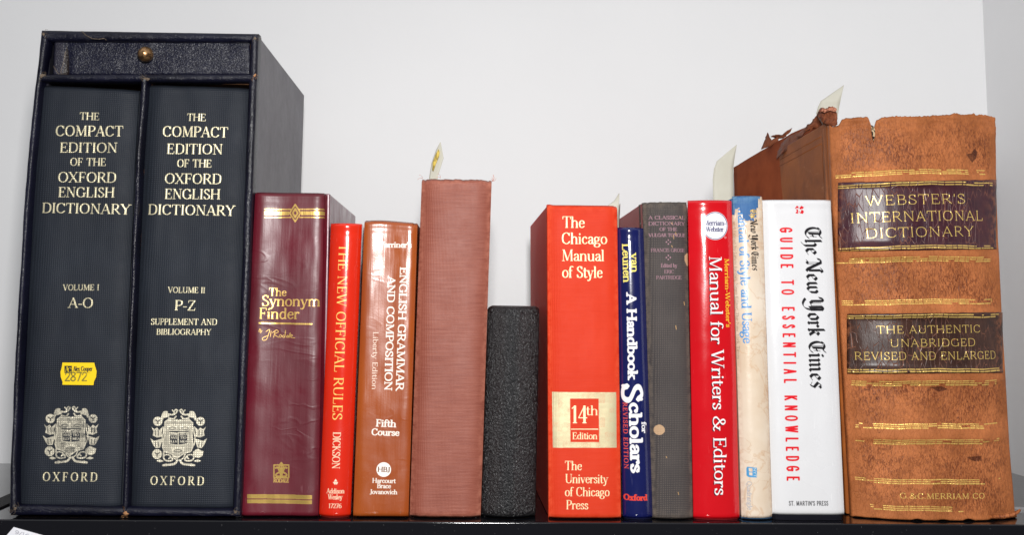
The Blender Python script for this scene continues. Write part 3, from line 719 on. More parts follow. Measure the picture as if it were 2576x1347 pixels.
# frayed corners
fray = NB('frayed_board'); fray.bump(fray.noise(2500, detail=3), 1.0, .0006)
fray = fray.done(fray.mix(fray.ramp(fray.noise(900, detail=3), .35, .65), srgb(134, 118, 100), srgb(92, 80, 70)), .9, spec=.2)
frayo = NB('bare_board'); frayo.bump(frayo.noise(1, (3000, 3000, 300), detail=3), 1.0, .0004)
frayo = frayo.done(frayo.mix(frayo.ramp(frayo.noise(1, (2500, 2500, 300)), .35, .65), srgb(200, 150, 106), srgb(140, 96, 64)), .9, spec=.2)
def frayed(px, py, rx, ry, mat, seed, threads=5):
    c = at(px, py, YC - .0003); k = q2m(YC)
    vs, fs = [], []; nu, nv = 14, 9
    for j in range(nv):
        for i in range(nu):
            a = 2 * math.pi * i / nu; b = math.pi * j / (nv - 1)
            d = 1 + .75 * nz(math.cos(a) * 1.6 + seed * 3, math.sin(a) * 1.6, math.cos(b) * 2 + seed)
            vs.append((c.x + rx * k * math.sin(b) * math.cos(a) * d, YC + .0022 + .0024 * math.cos(b + math.pi), max(.0003, c.z + ry * k * math.sin(b) * math.sin(a) * d)))
    for j in range(nv - 1):
        for i in range(nu): fs.append((j * nu + i, j * nu + (i + 1) % nu, (j + 1) * nu + (i + 1) % nu, (j + 1) * nu + i))
    o = mesh('worn_corner', vs, fs, mat, case, smooth=True)
    r = random.Random(seed)
    for _ in range(threads):
        a = r.uniform(0, 6.28); L = r.uniform(5, 13)
        pts = [(c.x, YC, c.z)]
        for q_ in range(1, 5):
            a += r.uniform(-.5, .5)
            pts.append((c.x + (rx * .6 + L * q_ / 4) * k * math.cos(a), YC - .0006 * r.random(), max(.0005, c.z + (ry * .6 + L * q_ / 4) * k * math.sin(a))))
        tube('thread', pts, .00011, mat, o, 4)
    return o
frayed(109, 86, 7, 8, fray, 1, 3); frayed(641, 96, 7, 9, fray, 2, 3); frayed(104, 190, 10, 7, fray, 3); frayed(366, 197, 11, 5, fray, 4, 7)
frayed(640, 190, 6, 7, frayo, 5, 2); frayed(315, 1292, 9, 7, frayo, 6, 5); frayed(593, 1290, 8, 8, fray, 7, 4); frayed(38, 1283, 9, 8, fray, 8, 6)
tube('loose_thread', [at(206, 78, YC - .002), at(216, 88, YC - .003), at(232, 97, YC - .002), at(250, 98, YC - .003), at(262, 96, YC - .002), at(268, 101, YC - .001)], .00022, fray, case, 5)

# the two volumes
def crest(pr, dx, dy, wear):
    Z = lambda x, y: ((x + dx) / 2.909, 883.8 + (y + dy) / 2.909)
    L = lambda pts, r, sp=True: pr.line([Z(*p) for p in pts], r / 2.909, sp)
    Pn = lambda pts: pr.poly([Z(*p) for p in pts])
    D = lambda x, y, r: pr.disc(*Z(x, y), r / 2.909)
    pr.begin()
    sh = [(1208, 520), (1232, 503), (1262, 512), (1298, 504), (1306, 520), (1316, 505), (1350, 512), (1384, 503), (1410, 528), (1404, 610), (1412, 700), (1396, 738), (1345, 752), (1298, 786), (1250, 752), (1202, 738), (1190, 700), (1206, 610)]
    L(sh + sh[:1], 4, False)
    def inside(y):
        xs = []
        for a, b in zip(sh, sh[1:] + sh[:1]):
            if (a[1] > y) != (b[1] > y): xs.append(a[0] + (b[0] - a[0]) * (y - a[1]) / (b[1] - a[1]))
        return min(xs), max(xs)
    for y in range(512, 778, 9):
        x0, x1 = inside(y)
        if 592 < y < 690:
            L([(x0, y), (1236, y)], 2.4, False); L([(1382, y), (x1, y)], 2.4, False)
        else: L([(x0, y), (x1, y)], 2.6, False)
    # open book
    L([(1240, 598), (1300, 604), (1308, 598), (1376, 598), (1376, 682), (1308, 690), (1300, 690), (1240, 682), (1240, 598)], 3.2, False); L([(1305, 600), (1305, 690)], 3, False)
    for cx, cy, w in ((1262, 556, 44), (1354, 556, 44), (1303, 722, 52)):
        Pn([(cx - w, cy - 22), (cx - w * .5, cy - 8), (cx - w * .4, cy - 28), (cx - w * .15, cy - 8), (cx, cy - 30), (cx + w * .15, cy - 8), (cx + w * .4, cy - 28), (cx + w * .5, cy - 8), (cx + w, cy - 22), (cx + w * .8, cy + 20), (cx - w * .8, cy + 20)])
    # wreath
    for x, y, r in ((1155, 516, 34), (1468, 516, 32), (1150, 756, 36)):
        D(x, y, r)
    Pn([(1425, 728), (1450, 716), (1470, 730), (1490, 735), (1482, 770), (1455, 785), (1430, 780), (1420, 750)])
    for sx, m in ((1, 0), (-1, 2616)):
        X = lambda x: m + sx * x
        Pn([(X(1108), 555), (X(1130), 575), (X(1150), 560), (X(1165), 580), (X(1195), 552), (X(1182), 600), (X(1192), 628), (X(1150), 634), (X(1118), 620), (X(1124), 590)])
        Pn([(X(1100), 640), (X(1128), 660), (X(1160), 650), (X(1200), 640), (X(1182), 672), (X(1172), 708), (X(1140), 712), (X(1122), 690)])
        L([(X(1190), 480), (X(1215), 462), (X(1260), 468), (X(1285), 458), (X(1300), 436)], 5); L([(X(1300), 436), (X(1288), 428), (X(1278), 440)], 4)
        L([(X(1262), 434), (X(1275), 450), (X(1268), 464)], 4); L([(X(1185), 500), (X(1200), 455), (X(1220), 450)], 9); L([(X(1235), 492), (X(1270), 498), (X(1288), 480)], 5)
        Pn([(X(1185), 470), (X(1205), 450), (X(1225), 462), (X(1245), 458), (X(1240), 480), (X(1210), 490), (X(1190), 492)])
        L([(X(1198), 740), (X(1200), 790), (X(1230), 806), (X(1262), 800), (X(1256), 780), (X(1240), 786)], 5)
        L([(X(1200), 770), (X(1216), 760), (X(1248), 768), (X(1236), 790)], 4); L([(X(1300), 800), (X(1280), 826), (X(1250), 832), (X(1195), 838)], 7)
        Pn([(X(1144), 806), (X(1170), 794), (X(1200), 808), (X(1170), 816)]); Pn([(X(1190), 836), (X(1215), 824), (X(1245), 834), (X(1215), 846)])
        L([(X(1262), 760), (X(1275), 785), (X(1296), 800)], 4); L([(X(1200), 560), (X(1196), 600), (X(1188), 640), (X(1196), 690)], 4)
    b = pr.buf.copy()
    # petals cut out of the roses
    for x, y, r in ((1155, 516, 34), (1468, 516, 32), (1150, 756, 36)):
        pr.buf[:] = 0
        for k in range(3):
            a = math.pi / 2 + k * 2.094; L([(x, y), (x + r * .55 * math.cos(a), y + r * .55 * math.sin(a))], 3.5, False)
        b *= (1 - pr.buf)
    for sx, m in ((1, 0), (-1, 2616)):
        pr.buf[:] = 0
        for px in (1136, 1158):
            L([(m + sx * px, 582), (m + sx * (px + 2), 618)], 3, False); L([(m + sx * px, 668), (m + sx * (px + 4), 700)], 3, False)
        b *= (1 - pr.buf)
    for cx, cy, w in ((1262, 556, 44), (1354, 556, 44), (1303, 722, 52)):
        pr.buf[:] = 0; L([(cx - w * .6, cy + 8), (cx, cy + 2), (cx + w * .6, cy + 8)], 2.5); L([(cx - w * .6, cy + 14), (cx, cy + 18), (cx + w * .6, cy + 14)], 2)
        b *= (1 - pr.buf)
    pr.buf = b
    pr.end((232, 224, 200), wear)
    for t, x0, x1, y in (('DOMI', 1246, 1298, 620), ('NVS', 1250, 1298, 645), ('ILLV', 1246, 1298, 672), ('MINA', 1314, 1372, 620), ('TIO', 1318, 1364, 645), ('MEA', 1316, 1370, 672)):
        pr.text(t, Z(x0, y), Z(x1, y), 17 / 2.909, 'bold', (226, 218, 196), wear * .5)

VY = .0115
def volume(label, q, lines, cd_, wear, seed, sticker=False, ed=None):
    pr = Print('oxford_print', *rect(q, VY), 5600, VY)
    for t, x0, x1, y0, y1, cap, st in lines:
        pr.text(t, (x0, y0), (x1, y1), cap, st, (236, 226, 188), wear, track=.3 if y0 > 1180 else (.03 if len(t) > 3 else .0))
    crest(pr, cd_[0], cd_[1], wear + .25)
    m = m_cloth('blue_black_cloth', srgb(20, 23, 30), srgb(44, 50, 60), .0014, .6, 0.6, .08, pr, .4, .25, stripe=False, mott=.35, foilrough=.4)
    b0 = at(*q['BL'], VY + .004); b1 = at(*q['BR'], VY + .004)
    root = thing('dictionary', label, 'book', ((b0.x + b1.x) / 2, VY + .1, .0046), 'two volumes in the slipcase')
    o, co = spine(root, 'spine', q, VY, .004, 7, m, pr.r, disp=.0004, seed=seed, zbot=.0050, capr=.0022, ext=((.002, 0), (.004, -.001)), edges=ed)
    board(root, 'back_cover', co[0], co[2], 'L', VY + .009, .218, .003, m, zb=.0050)
    board(root, 'front_cover', co[1], co[3], 'R', VY + .009, .218, .003, m, zb=.0050)
    pages(root, co, VY + .008, .212, .0036, mat=pages_w, zb=.009)
    return root
v1 = volume('dark blue cloth volume with a yellow sticker, in the left compartment of the slipcase',
    dict(TL=(106, 215), TR=(349, 227), BL=(50, 1278), BR=(303, 1284)),
    [('THE', 200, 249, 301, 302, 19, 'cap'), ('COMPACT', 139, 309, 342, 343, 27, 'cap'), ('EDITION', 150, 295, 383.5, 384, 25.5, 'cap'), ('OF THE', 176, 266, 417, 417.5, 20, 'cap'),
     ('OXFORD', 145, 292, 458.5, 459.5, 26, 'cap'), ('ENGLISH', 146, 288, 496, 497, 25.5, 'cap'), ('DICTIONARY', 104, 325, 535.5, 539.5, 25.5, 'cap'),
     ('VOLUME I', 158, 249, 731, 731, 14.5, 'roman'), ('A-O', 171, 234, 775, 775.5, 25, 'cap'), ('OXFORD', 107, 244, 1211.5, 1213, 21, 'cap')], (-787, -20), .38, 1,
    ed=(lambda a, b: (lambda z: (a(z), b(z))))(edge_at([(215, 103), (421, 88), (884, 67), (1159, 52), (1278, 46)], VY + .004), edge_at([(227, 350), (421, 339), (884, 319), (1284, 303)], VY + .004)))
v2 = volume('dark blue cloth volume without a sticker, in the right compartment of the slipcase',
    dict(TL=(372, 214), TR=(627, 222), BL=(326, 1285), BR=(585, 1290)),
    [('THE', 470, 518, 303.5, 304.5, 19, 'cap'), ('COMPACT', 409, 573, 343, 345.5, 27, 'cap'), ('EDITION', 419, 560, 386.5, 388, 26, 'cap'), ('OF THE', 445, 532, 420, 421, 20, 'cap'),
     ('OXFORD', 414, 557, 461.5, 463, 26, 'cap'), ('ENGLISH', 414, 554, 500.5, 501.5, 26, 'cap'), ('DICTIONARY', 371, 590, 539.5, 543, 26, 'cap'),
     ('VOLUME II', 423, 516, 737, 738, 14.5, 'roman'), ('P-Z', 439, 492, 781, 782, 25, 'cap'), ('SUPPLEMENT AND', 379, 546, 817.5, 818.5, 15.5, 'roman'), ('BIBLIOGRAPHY', 393, 531, 842.5, 843.5, 14.5, 'roman'),
     ('OXFORD', 378, 513, 1221, 1222.5, 21, 'cap')], (0, 0), .12, 2)
# auction sticker on the first volume
ys = VY - .0007
prs = Print('sticker_print', at(145, 940, ys).x, at(250, 940, ys).x, at(200, 980, ys).z, at(200, 905, ys).z, 9000, ys)
prs.begin(); prs.poly([(162, 921), (181, 921), (181, 939.5), (162, 939.5)]); prs.end((48, 44, 30))
prs.text('A', (163, 937), (173, 937), 14, 'roman', (240, 205, 20)); prs.text('C', (170, 938), (180, 938), 12, 'roman', (240, 205, 20))
prs.text('Alex Cooper', (183.5, 934.5), (232, 934.5), 12, 'bold', (44, 42, 30))
prs.text('AUCTIONEERS, INC', (183.5, 940), (228, 940), 3.2, 'sanslight', (90, 84, 30))
prs.text('2872', (162, 961), (219, 961), 24, 'sans', (92, 92, 44), .4, alpha=.95)
sm = NB('yellow_sticker'); sm = sm.done(srgb(246, 208, 8), .45, prs, coat=.2)
kk = [(157, 913), (237, 913.5), (239, 922), (243, 935), (241.5, 950), (236.5, 960), (235, 970), (157, 969), (157.5, 962), (153, 950), (152, 937), (155.5, 924)]
P = [at(x, y, ys) for x, y in kk]; n_ = len(P)
mesh('price_sticker', [(p_.x, ys, p_.z) for p_ in P] + [(p_.x, ys + .00025, p_.z) for p_ in P], [tuple(range(n_))[::-1], tuple(range(n_, 2 * n_))] + [(i, n_ + i, n_ + (i + 1) % n_, (i + 1) % n_) for i in range(n_)], sm, v1, uvrect=prs.r)

# ------------------------------------------------------------------ the row of books
SY = .010
GOLD = (240, 200, 110)
# 1 wine red synonym book
q = dict(TL=(642, 484), TR=(815, 486), BL=(604, 1303), BR=(800, 1306))
pr = Print('synonym_print', *rect(q, SY, .02), 5600, SY)
pr.begin()
for y, h in ((526, 1.2), (536, 4.6), (546.5, 1.2)):
    for x0, x1 in ((664, 731 - (5 if h > 3 else 0)), (752 + (5 if h > 3 else 0), 814)):
        pr.poly([(x0, y - h), (x1, y - h), (x1, y + h), (x0, y + h)])
pr.line([(741.5, 514), (727.5, 535.5), (741.5, 557), (755.5, 535.5), (741.5, 514)], 1.6); pr.line([(741.5, 525), (735, 535.5), (741.5, 546), (748, 535.5), (741.5, 525)], 2.0)
for y0, y1 in ((1246.5, 1256.5), (1259.5, 1268.5)): pr.poly([(621, y0 - .5), (784, y0 + 2), (784, y1 + 2), (621, y1 - .5)])
pr.poly([(650, 811.5), (785, 814.5), (785, 818), (650, 815.2)])
pr.line([(687.5, 1172.5), (725, 1172.5), (725, 1204.5), (687.5, 1204.5), (687.5, 1172.5)], 1.3)
for s_ in (-1, 1):
    pr.line([(706, 1200), (706 + s_ * 8, 1180), (706 + s_ * 14, 1180)], 1.8, True); pr.line([(706, 1192), (706 + s_ * 5, 1176), (706, 1167)], 1.6, True); pr.line([(706, 1188), (706 + s_ * 13, 1196), (706 + s_ * 11, 1201), (706, 1201)], 1.6, True)
pr.line([(706, 1168), (706, 1204)], 1.2)
pr.end(GOLD)
pr.text('RODALE', (686, 1216.5), (725, 1217), 9, 'bold', GOLD)
for t, x0, x1, y, c in (('The', 675, 719, 744.5, 20), ('Synonym', 657, 805, 770.5, 27), ('Finder', 650, 752, 802.5, 27)):
    pr.text(t, (x0, y), (x1, y + 1), c, 'book', GOLD, .08)
pr.text('By', (649, 835), (658, 838), 8, 'book', GOLD)
pr.begin()
for pts in ([(668, 835), (677, 830), (674, 843), (669, 855), (661, 857), (660, 851), (673, 845)], [(681, 834), (679, 848)], [(691, 833), (687, 850)], [(684, 838), (694, 831), (699, 836), (689, 842), (700, 850)],
            [(704, 843), (701, 847), (704, 850), (707, 846), (704, 843)], [(713, 844), (709, 847), (712, 850), (716, 845), (717, 832), (715, 850)], [(723, 844), (719, 848), (722, 850), (724, 845), (725, 850), (729, 838), (727, 850)], [(731, 848), (735, 845), (731, 843), (731, 850), (741, 851)]):
    pr.line(pts, .55, True)
pr.end(GOLD)
# letters on the front cover, seen edge on
syn_m = m_gloss('wine_cover', srgb(100, 20, 36), .42, pr, .75, coat=.18, coatr=.3, streak=.3, col2=srgb(86, 14, 28), spec=.42, foilrough=.25, wob=.16, crease=.25)
syn_b = m_gloss('wine_board', srgb(128, 74, 88), .34, coat=.3, coatr=.2, streak=.3)
root, co = hardback('synonym_book', 'thick wine red glossy book with gold lettering, right beside the slipcase', q, SY, .0035, 7, .188, syn_m, syn_b, pr.r, disp=.0004, seed=11, conc=.0024, capr=.0022, ext=((.0012, 0), (.0026, 0), (.0040, .0016), (.006, .003), (.008, .0034)))
for o in root.children:
    if o.name.startswith('front_cover'):
        for v in o.data.vertices: v.co.x += .0034
a = at(856, 540, SY + .04)
wl = NB('white_foil'); wl = wl.done(srgb(200, 180, 180), .4, metal=.3)
# 2 red rules book
q = dict(TL=(832, 563), TR=(911, 564), BL=(802, 1306), BR=(882, 1308))
pr = Print('rules_print', *rect(q, SY), 5600, SY)
YEL = (252, 214, 120)
pr.text('THE NEW OFFICIAL RULES', (853, 613), (836, 1058), 24, 'book', YEL, track=.03)
pr.text('DICKSON', (838, 1088), (835, 1181), 19, 'book', (250, 226, 190))
pr.begin(); pr.poly([(844.5, 1206), (840, 1213), (849, 1213)]); pr.poly([(838.5, 1216), (842.5, 1221.5), (846, 1216), (843, 1214), (840, 1214)]); pr.poly([(845, 1221.5), (841, 1214.5), (837, 1214.5)]); pr.poly([(851, 1214.5), (843.5, 1214.5), (847, 1221.5)]); pr.end((250, 226, 200))
pr.text('Addison', (821, 1243), (866, 1243.5), 12, 'roman', (250, 224, 190)); pr.text('Wesley', (825, 1258), (861, 1258.5), 12, 'roman', (250, 224, 190)); pr.text('17276', (826, 1280), (859, 1280.5), 11, 'roman', (250, 224, 190))
m = m_gloss('scarlet_jacket', srgb(218, 42, 16), .2, pr, coat=.9, coatr=.07, streak=.12, col2=srgb(208, 36, 14), wob=.2)
bm = m_cloth('red_boards', srgb(160, 30, 24), srgb(120, 22, 18))
jacketed('rules_book', 'slim scarlet book with yellow lettering down its rounded spine', q, SY, .0055, 2.2, .125, m, bm, pr.r, disp=.00012, seed=2)
# 3 brown grammar
q = dict(TL=(917, 556), TR=(1050, 561), BL=(888, 1305), BR=(1027, 1307))
pr = Print('grammar_print', *rect(q, SY), 5600, SY)
WH = (246, 238, 226)
pr.text("Warriner's", (948, 622), (1035, 624), 15, 'slab', WH)
pr.text('ENGLISH GRAMMAR', (1006, 672), (995, 984), 20, 'slab', WH); pr.text('AND COMPOSITION', (975, 695), (966, 984), 19.5, 'slab', WH)
pr.text('Liberty Edition', (938.5, 835), (935, 982), 13, 'roman', (238, 216, 196))
pr.text('Fifth', (945, 1075), (996, 1077), 18, 'slab', WH); pr.text('Course', (934, 1097), (1004, 1099), 17, 'slab', WH)
pr.begin(); pr.disc(965, 1183.5, 18.5); pr.end((250, 246, 238)); pr.text('HBJ', (949, 1189), (981, 1190), 12, 'bold', (96, 44, 22))
pr.text('Harcourt', (936, 1217), (995, 1218), 11.5, 'bold', WH); pr.text('Brace', (948, 1230.5), (983, 1231), 11.5, 'bold', WH); pr.text('Jovanovich', (930, 1245.5), (999, 1246), 11.5, 'bold', WH)
m = m_gloss('rust_cover', srgb(162, 78, 26), .3, pr, coat=.4, coatr=.16, streak=.4, col2=srgb(148, 66, 20), wob=.5, crease=.15)
hardback('grammar_book', 'rust brown schoolbook with white slab lettering and a white round emblem near its foot', q, SY, .0026, 7, .16, m, m, pr.r, disp=.00035, seed=5, conc=.0016, top=lambda s: .0016 * math.sin(math.pi * min(1, s * 1.0)) * (1 - s) - .0006 * (s > .93), capr=.003, wrow=.0025)
# 4 faded pink cloth
q = dict(TL=(1061, 452), TR=(1237, 454), BL=(1030, 1307), BR=(1209, 1309))
r = random.Random(3)
m = m_cloth('faded_rose_cloth', srgb(122, 58, 44), srgb(168, 102, 84), .0009, .5, .4, .7, None, mott=.35, edge=srgb(180, 112, 92), spec=.35, coat=.05, coatr=.35)
uvn = rect(q, SY)
root, co = hardback('cloth_book', 'tall faded rose pink cloth book with a plain frayed spine', q, SY, .0055, 4.2, .175, m, m_cloth('rose_boards', srgb(170, 84, 70), srgb(196, 130, 112), .0009), uvn, disp=.00035, seed=9, splay=(0, .01),
    top=lambda s: .0009 * nz(s * 9, 2.2) + .0007 * nz(s * 30, 1.0) - .002 * math.exp(-((s - .5) / .5) ** 2) * 0 - .0016 * (abs(s - .5) > .44) * 0, capr=.003, bot=lambda s: .0006 * abs(nz(s * 7)))
sp = [o for o in root.children if o.name.startswith('spine')][0]
thm = NB('cloth_thread'); thm = thm.done(srgb(205, 130, 108), .8)
for cx, cy, n_, dirx in ((1238, 456, 7, 1), (1063, 450, 2, -1), (1108, 448, 2, 0)):
    for i in range(n_):
        c = at(cx, cy, SY + .003); L = r.uniform(.0015, .0045); a = r.uniform(-.5, 1.5) if dirx > 0 else r.uniform(1.1, 2.6)
        pts = [c + Vector((math.cos(a + .25 * k) * L * k / 4, -.0004 * k, math.sin(a + .25 * k) * L * k / 4)) for k in range(5)]
        tube('loose_thread', pts, .00012, thm, sp, 4)
# 5 black grained leather
q = dict(TL=(1228, 769), TR=(1357, 771), BL=(1210, 1304), BR=(1347, 1306))
def bible_mat():
    n = NB('black_grained_leather')
    v = n.voro(640, (1, 1, .8), 'F1'); v2 = n.noise(1, (820, 820, 400), detail=3, rough=.55, dist=2.0)
    h = n.math('ADD', n.math('MULTIPLY', v, .35), v2)
    n.bump(h, .9, .0013); n.bump(n.noise(60, (1, 1, .4), detail=3), .3, .0015)
    return n.done(n.mix(n.ramp(v2, .35, .65), (.0015, .0015, .002), (.007, .006, .008)), .34, spec=.6, coat=.35, coatr=.38)
bm = bible_mat()
b0, b1 = at(*q['BL'], SY + .009), at(*q['BR'], SY + .009)
root = thing('leather_book', 'short black grained leather book with rounded corners, lowest in the row', 'book', ((b0.x + b1.x) / 2, .07, 0))
ext = [(e, -.0008 * min(1, e / .01)) for e in np.linspace(.002, .105, 10)]
o, co = spine(root, 'leather_cover', q, SY, .010, 2.5, bm, rect(q, SY), ext=tuple(ext), disp=.0003, seed=21, capr=.0045, top=lambda s: -.0018 * max(0, (abs(2 * s - 1) - .8) / .2) ** 2, thick=.0016)
pages(root, co, SY + .012, .112, .0035, down=.008, mat=m_paper('gilt_edges', srgb(190, 150, 80), True))
# 6 orange red manual
q = dict(TL=(1377, 516), TR=(1552, 518), BL=(1381, 1307), BR=(1562, 1309))
pr = Print('manual_print', *rect(q, SY), 5600, SY)
CR = (238, 220, 176)
for t, x0, x1, y in (('The', 1415, 1471, 573), ('Chicago', 1413, 1528, 614), ('Manual', 1413, 1521, 657), ('of Style', 1414, 1516, 699)):
    pr.text(t, (x0, y), (x1, y + .5), 29, 'book', CR, .15)
for t, x0, x1, y in (('The', 1421, 1464, 1184), ('University', 1422, 1530, 1217), ('of Chicago', 1421, 1534, 1250), ('Press', 1424, 1480, 1283)):
    pr.text(t, (x0, y), (x1, y + .5), 22, 'book', CR, .2)
pr.begin(); pr.poly([(1389, 987), (1551, 988), (1552, 1128), (1391, 1128)]); pr.end((206, 196, 158), .3)
pr.begin(); pr.poly([(1434, 1004), (1506, 1004), (1507.5, 1113.5), (1435, 1113.5)]); redbox = pr.buf.copy(); pr.buf = None
pr.a = pr.a * (1 - redbox)
pr.text('14', (1437, 1066), (1478, 1066), 43, 'book', CR, .12); pr.text('th', (1474, 1046), (1505, 1046), 24, 'book', CR, .12)
pr.begin(); pr.line([(1437, 1081), (1504, 1081)], 1.1); pr.end(CR, .1); pr.text('Edition', (1440, 1106.5), (1503, 1106.5), 17, 'roman', CR, .1)
pr.begin(); pr.disc(1484, 889, 7, 8); pr.end((170, 40, 30), .9, alpha=.35)
m = m_cloth('vermilion_cloth', srgb(200, 46, 18), srgb(222, 68, 36), .0008, .5, .3, .35, pr, .4, spec=.15, mott=.35, edge=srgb(228, 82, 50), coat=.0, coatr=.35, foilrough=.45)
mb = m_cloth('vermilion_boards', srgb(206, 52, 40), srgb(222, 84, 68), .0008, .6, .3, .2)
hardback('style_manual', 'thick orange red cloth style manual with a pale gold block near its foot', q, SY, .003, 5, .192, m, mb, pr.r, disp=.00035, seed=14, skew=-.016, capr=.0026,
    top=lambda s: .0006 * math.exp(-((s - .03) / .04) ** 2) - .0008 * (s > .96), ext=((.0012, .0004), (.0026, .0002), (.004, -.0006), (.0055, -.0008), (.007, 0)), wrow=.0025)
# 7 navy handbook
q = dict(TL=(1550, 573), TR=(1620, 575), BL=(1567, 1308), BR=(1644, 1310))
pr = Print('handbook_print', *rect(q, SY), 5600, SY)
YL = (250, 232, 120); RD = (232, 72, 52); W2 = (246, 244, 244)
pr.text('van', (1587, 637), (1588.5, 686), 20, 'slab', YL); pr.text('Leunen', (1565.5, 613), (1569, 711), 19, 'slab', YL)
pr.text('A Handbook', (1576, 738), (1580, 956), 25, 'fat', W2)
pr.text('S', (1564, 966), (1564.5, 1014), 54, 'fat', W2); pr.text('cholars', (1582, 1014), (1586.5, 1191), 33, 'fat', W2)
pr.text('for', (1614, 1063), (1615, 1091), 13, 'fat', W2)
pr.text('REVISED EDITION', (1568.5, 1014), (1572, 1182), 10, 'bold', (244, 92, 70), track=.14)
pr.text('Oxford', (1571, 1261), (1629, 1261.5), 15, 'fat', RD, track=.05)
m = m_gloss('navy_jacket', srgb(16, 24, 84), .16, pr, coat=1.0, coatr=.06, streak=.12, wob=.2, col2=srgb(14, 20, 74))
jacketed('handbook', 'narrow navy blue glossy handbook with bold white lettering', q, SY, .0052, 2.2, .14, m, m_cloth('navy_boards', srgb(20, 24, 60), srgb(30, 34, 80)), pr.r, disp=.00012, seed=31)
# 8 dark grey cloth dictionary with pink boards
q = dict(TL=(1617, 510), TR=(1727, 509), BL=(1642, 1306), BR=(1743, 1307))
pr = Print('slang_print', *rect(q, SY), 5600, SY)
PK = (168, 126, 138)
for t, x0, x1, y, c, st in (('A CLASSICAL', 1632, 1725, 552, 9.5, 'bold'), ('DICTIONARY', 1632, 1725, 567, 9.5, 'bold'), ('OF THE', 1659, 1704, 581, 9, 'bold'), ('VULGAR TONGUE', 1633, 1726, 596, 9, 'bold'),
        ('FRANCIS GROSE', 1638, 1724, 634, 9, 'roman'), ('Edited by', 1663, 1704, 673, 10, 'roman'), ('ERIC', 1671, 1696, 688, 9, 'roman'), ('PARTRIDGE', 1651, 1716, 703, 9, 'roman')):
    pr.text(t, (x0, y), (x1, y), c, st, PK, .3)
pr.begin()
for cy in (609, 648):
    for a in range(4):
        dx, dy = 5 * math.cos(a * math.pi / 2), 5 * math.sin(a * math.pi / 2); pr.poly([(1681.5 + dx - 2.4, cy + dy), (1681.5 + dx, cy + dy - 2.4), (1681.5 + dx + 2.4, cy + dy), (1681.5 + dx, cy + dy + 2.4)])
pr.end(PK, .3)
pr.begin(); pr.poly([(1659 + 13.5 * math.cos(a) * (1 + .09 * nz(a * 2)), 1083 + 13 * math.sin(a) * (1 + .12 * nz(a * 2, 5))) for a in np.linspace(0, 6.2, 24)])
pr.poly([(1724, 643), (1731, 636), (1742, 640), (1742, 672), (1730, 668), (1724, 655)])
pr.end((186, 152, 118), .15)
pr.begin()
for x, y, l in ((1690, 560, 4), (1700, 585, 6), (1694, 592, 9), (1712, 545, 3), (1676, 1150, 3), (1722, 760, 8), (1700, 820, 9), (1706, 1240, 6), (1690, 618, 4)): pr.line([(x, y), (x + 1.5, y + l)], .9)
pr.end((190, 150, 100), .3)
m = m_cloth('charcoal_cloth', srgb(36, 34, 38), srgb(98, 88, 82), .0012, .72, .9, .12, pr, 0, stripe=False, mott=.35, edge=srgb(104, 92, 82))
mb = m_cloth('dusty_rose_boards', srgb(176, 108, 106), srgb(158, 92, 92), .0007, .7, .15, .1, stripe=False)
root, co = hardback('slang_dictionary', 'charcoal cloth dictionary with faint pink lettering and a round tan stain low on its spine', q, SY, .0042, 3.2, .172, m, mb, pr.r, disp=.00025, seed=17, skew=0.0, capr=.0022,
    top=lambda s: .0005 * nz(s * 14, 4), ext=((.0015, .0002), (.0035, 0), (.006, -.0004), (.010, -.0002), (.017, .0004)))
# 9 bright red manual for writers
q = dict(TL=(1730, 505), TR=(1841, 505), BL=(1744, 1308), BR=(1861, 1308))
pr = Print('writers_print', *rect(q, SY), 5600, SY)
pr.begin(); pr.disc(1799.5, 568, 33, 35.5); pr.end((248, 248, 250))
pr.begin(); pr.disc(1799.5, 568, 32, 34.3); b_ = pr.buf.copy(); pr.buf[:] = 0; pr.disc(1799.5, 568, 30.6, 32.9); pr.buf = b_ * (1 - pr.buf); pr.end((40, 40, 90))
pr.text('Merriam-', (1771, 567), (1828, 567), 13.5, 'roman', (30, 28, 78)); pr.text('Webster', (1776, 583), (1821, 583), 13.5, 'roman', (30, 28, 78))
pr.begin(); pr.disc(1826, 597, 2.6); b_ = pr.buf.copy(); pr.buf[:] = 0; pr.disc(1826, 597, 1.8); pr.buf = b_ * (1 - pr.buf); pr.end((250, 200, 200))
t = 'Manual for Writers & Editors'
pr.text(t, (1784, 644), (1798, 1248), 32, 'roman', (36, 20, 34), off=(1.8, -2.2)); pr.text(t, (1784, 644), (1798, 1248), 32, 'roman', (250, 248, 246))
pr.text("Merriam-Webster's", (1823.5, 650), (1828, 824), 12.5, 'bold', (248, 204, 60))
m = m_gloss('crimson_jacket', srgb(206, 10, 24), .15, pr, coat=1.0, coatr=.05, streak=.08, wob=.2, col2=srgb(196, 8, 20))
jacketed('writers_manual', 'bright red glossy manual with large white lettering and a round white badge on top', q, SY, .0042, 2.4, .165, m, m_cloth('crimson_boards', srgb(150, 14, 24), srgb(170, 30, 40)), pr.r, disp=.00015, seed=41)
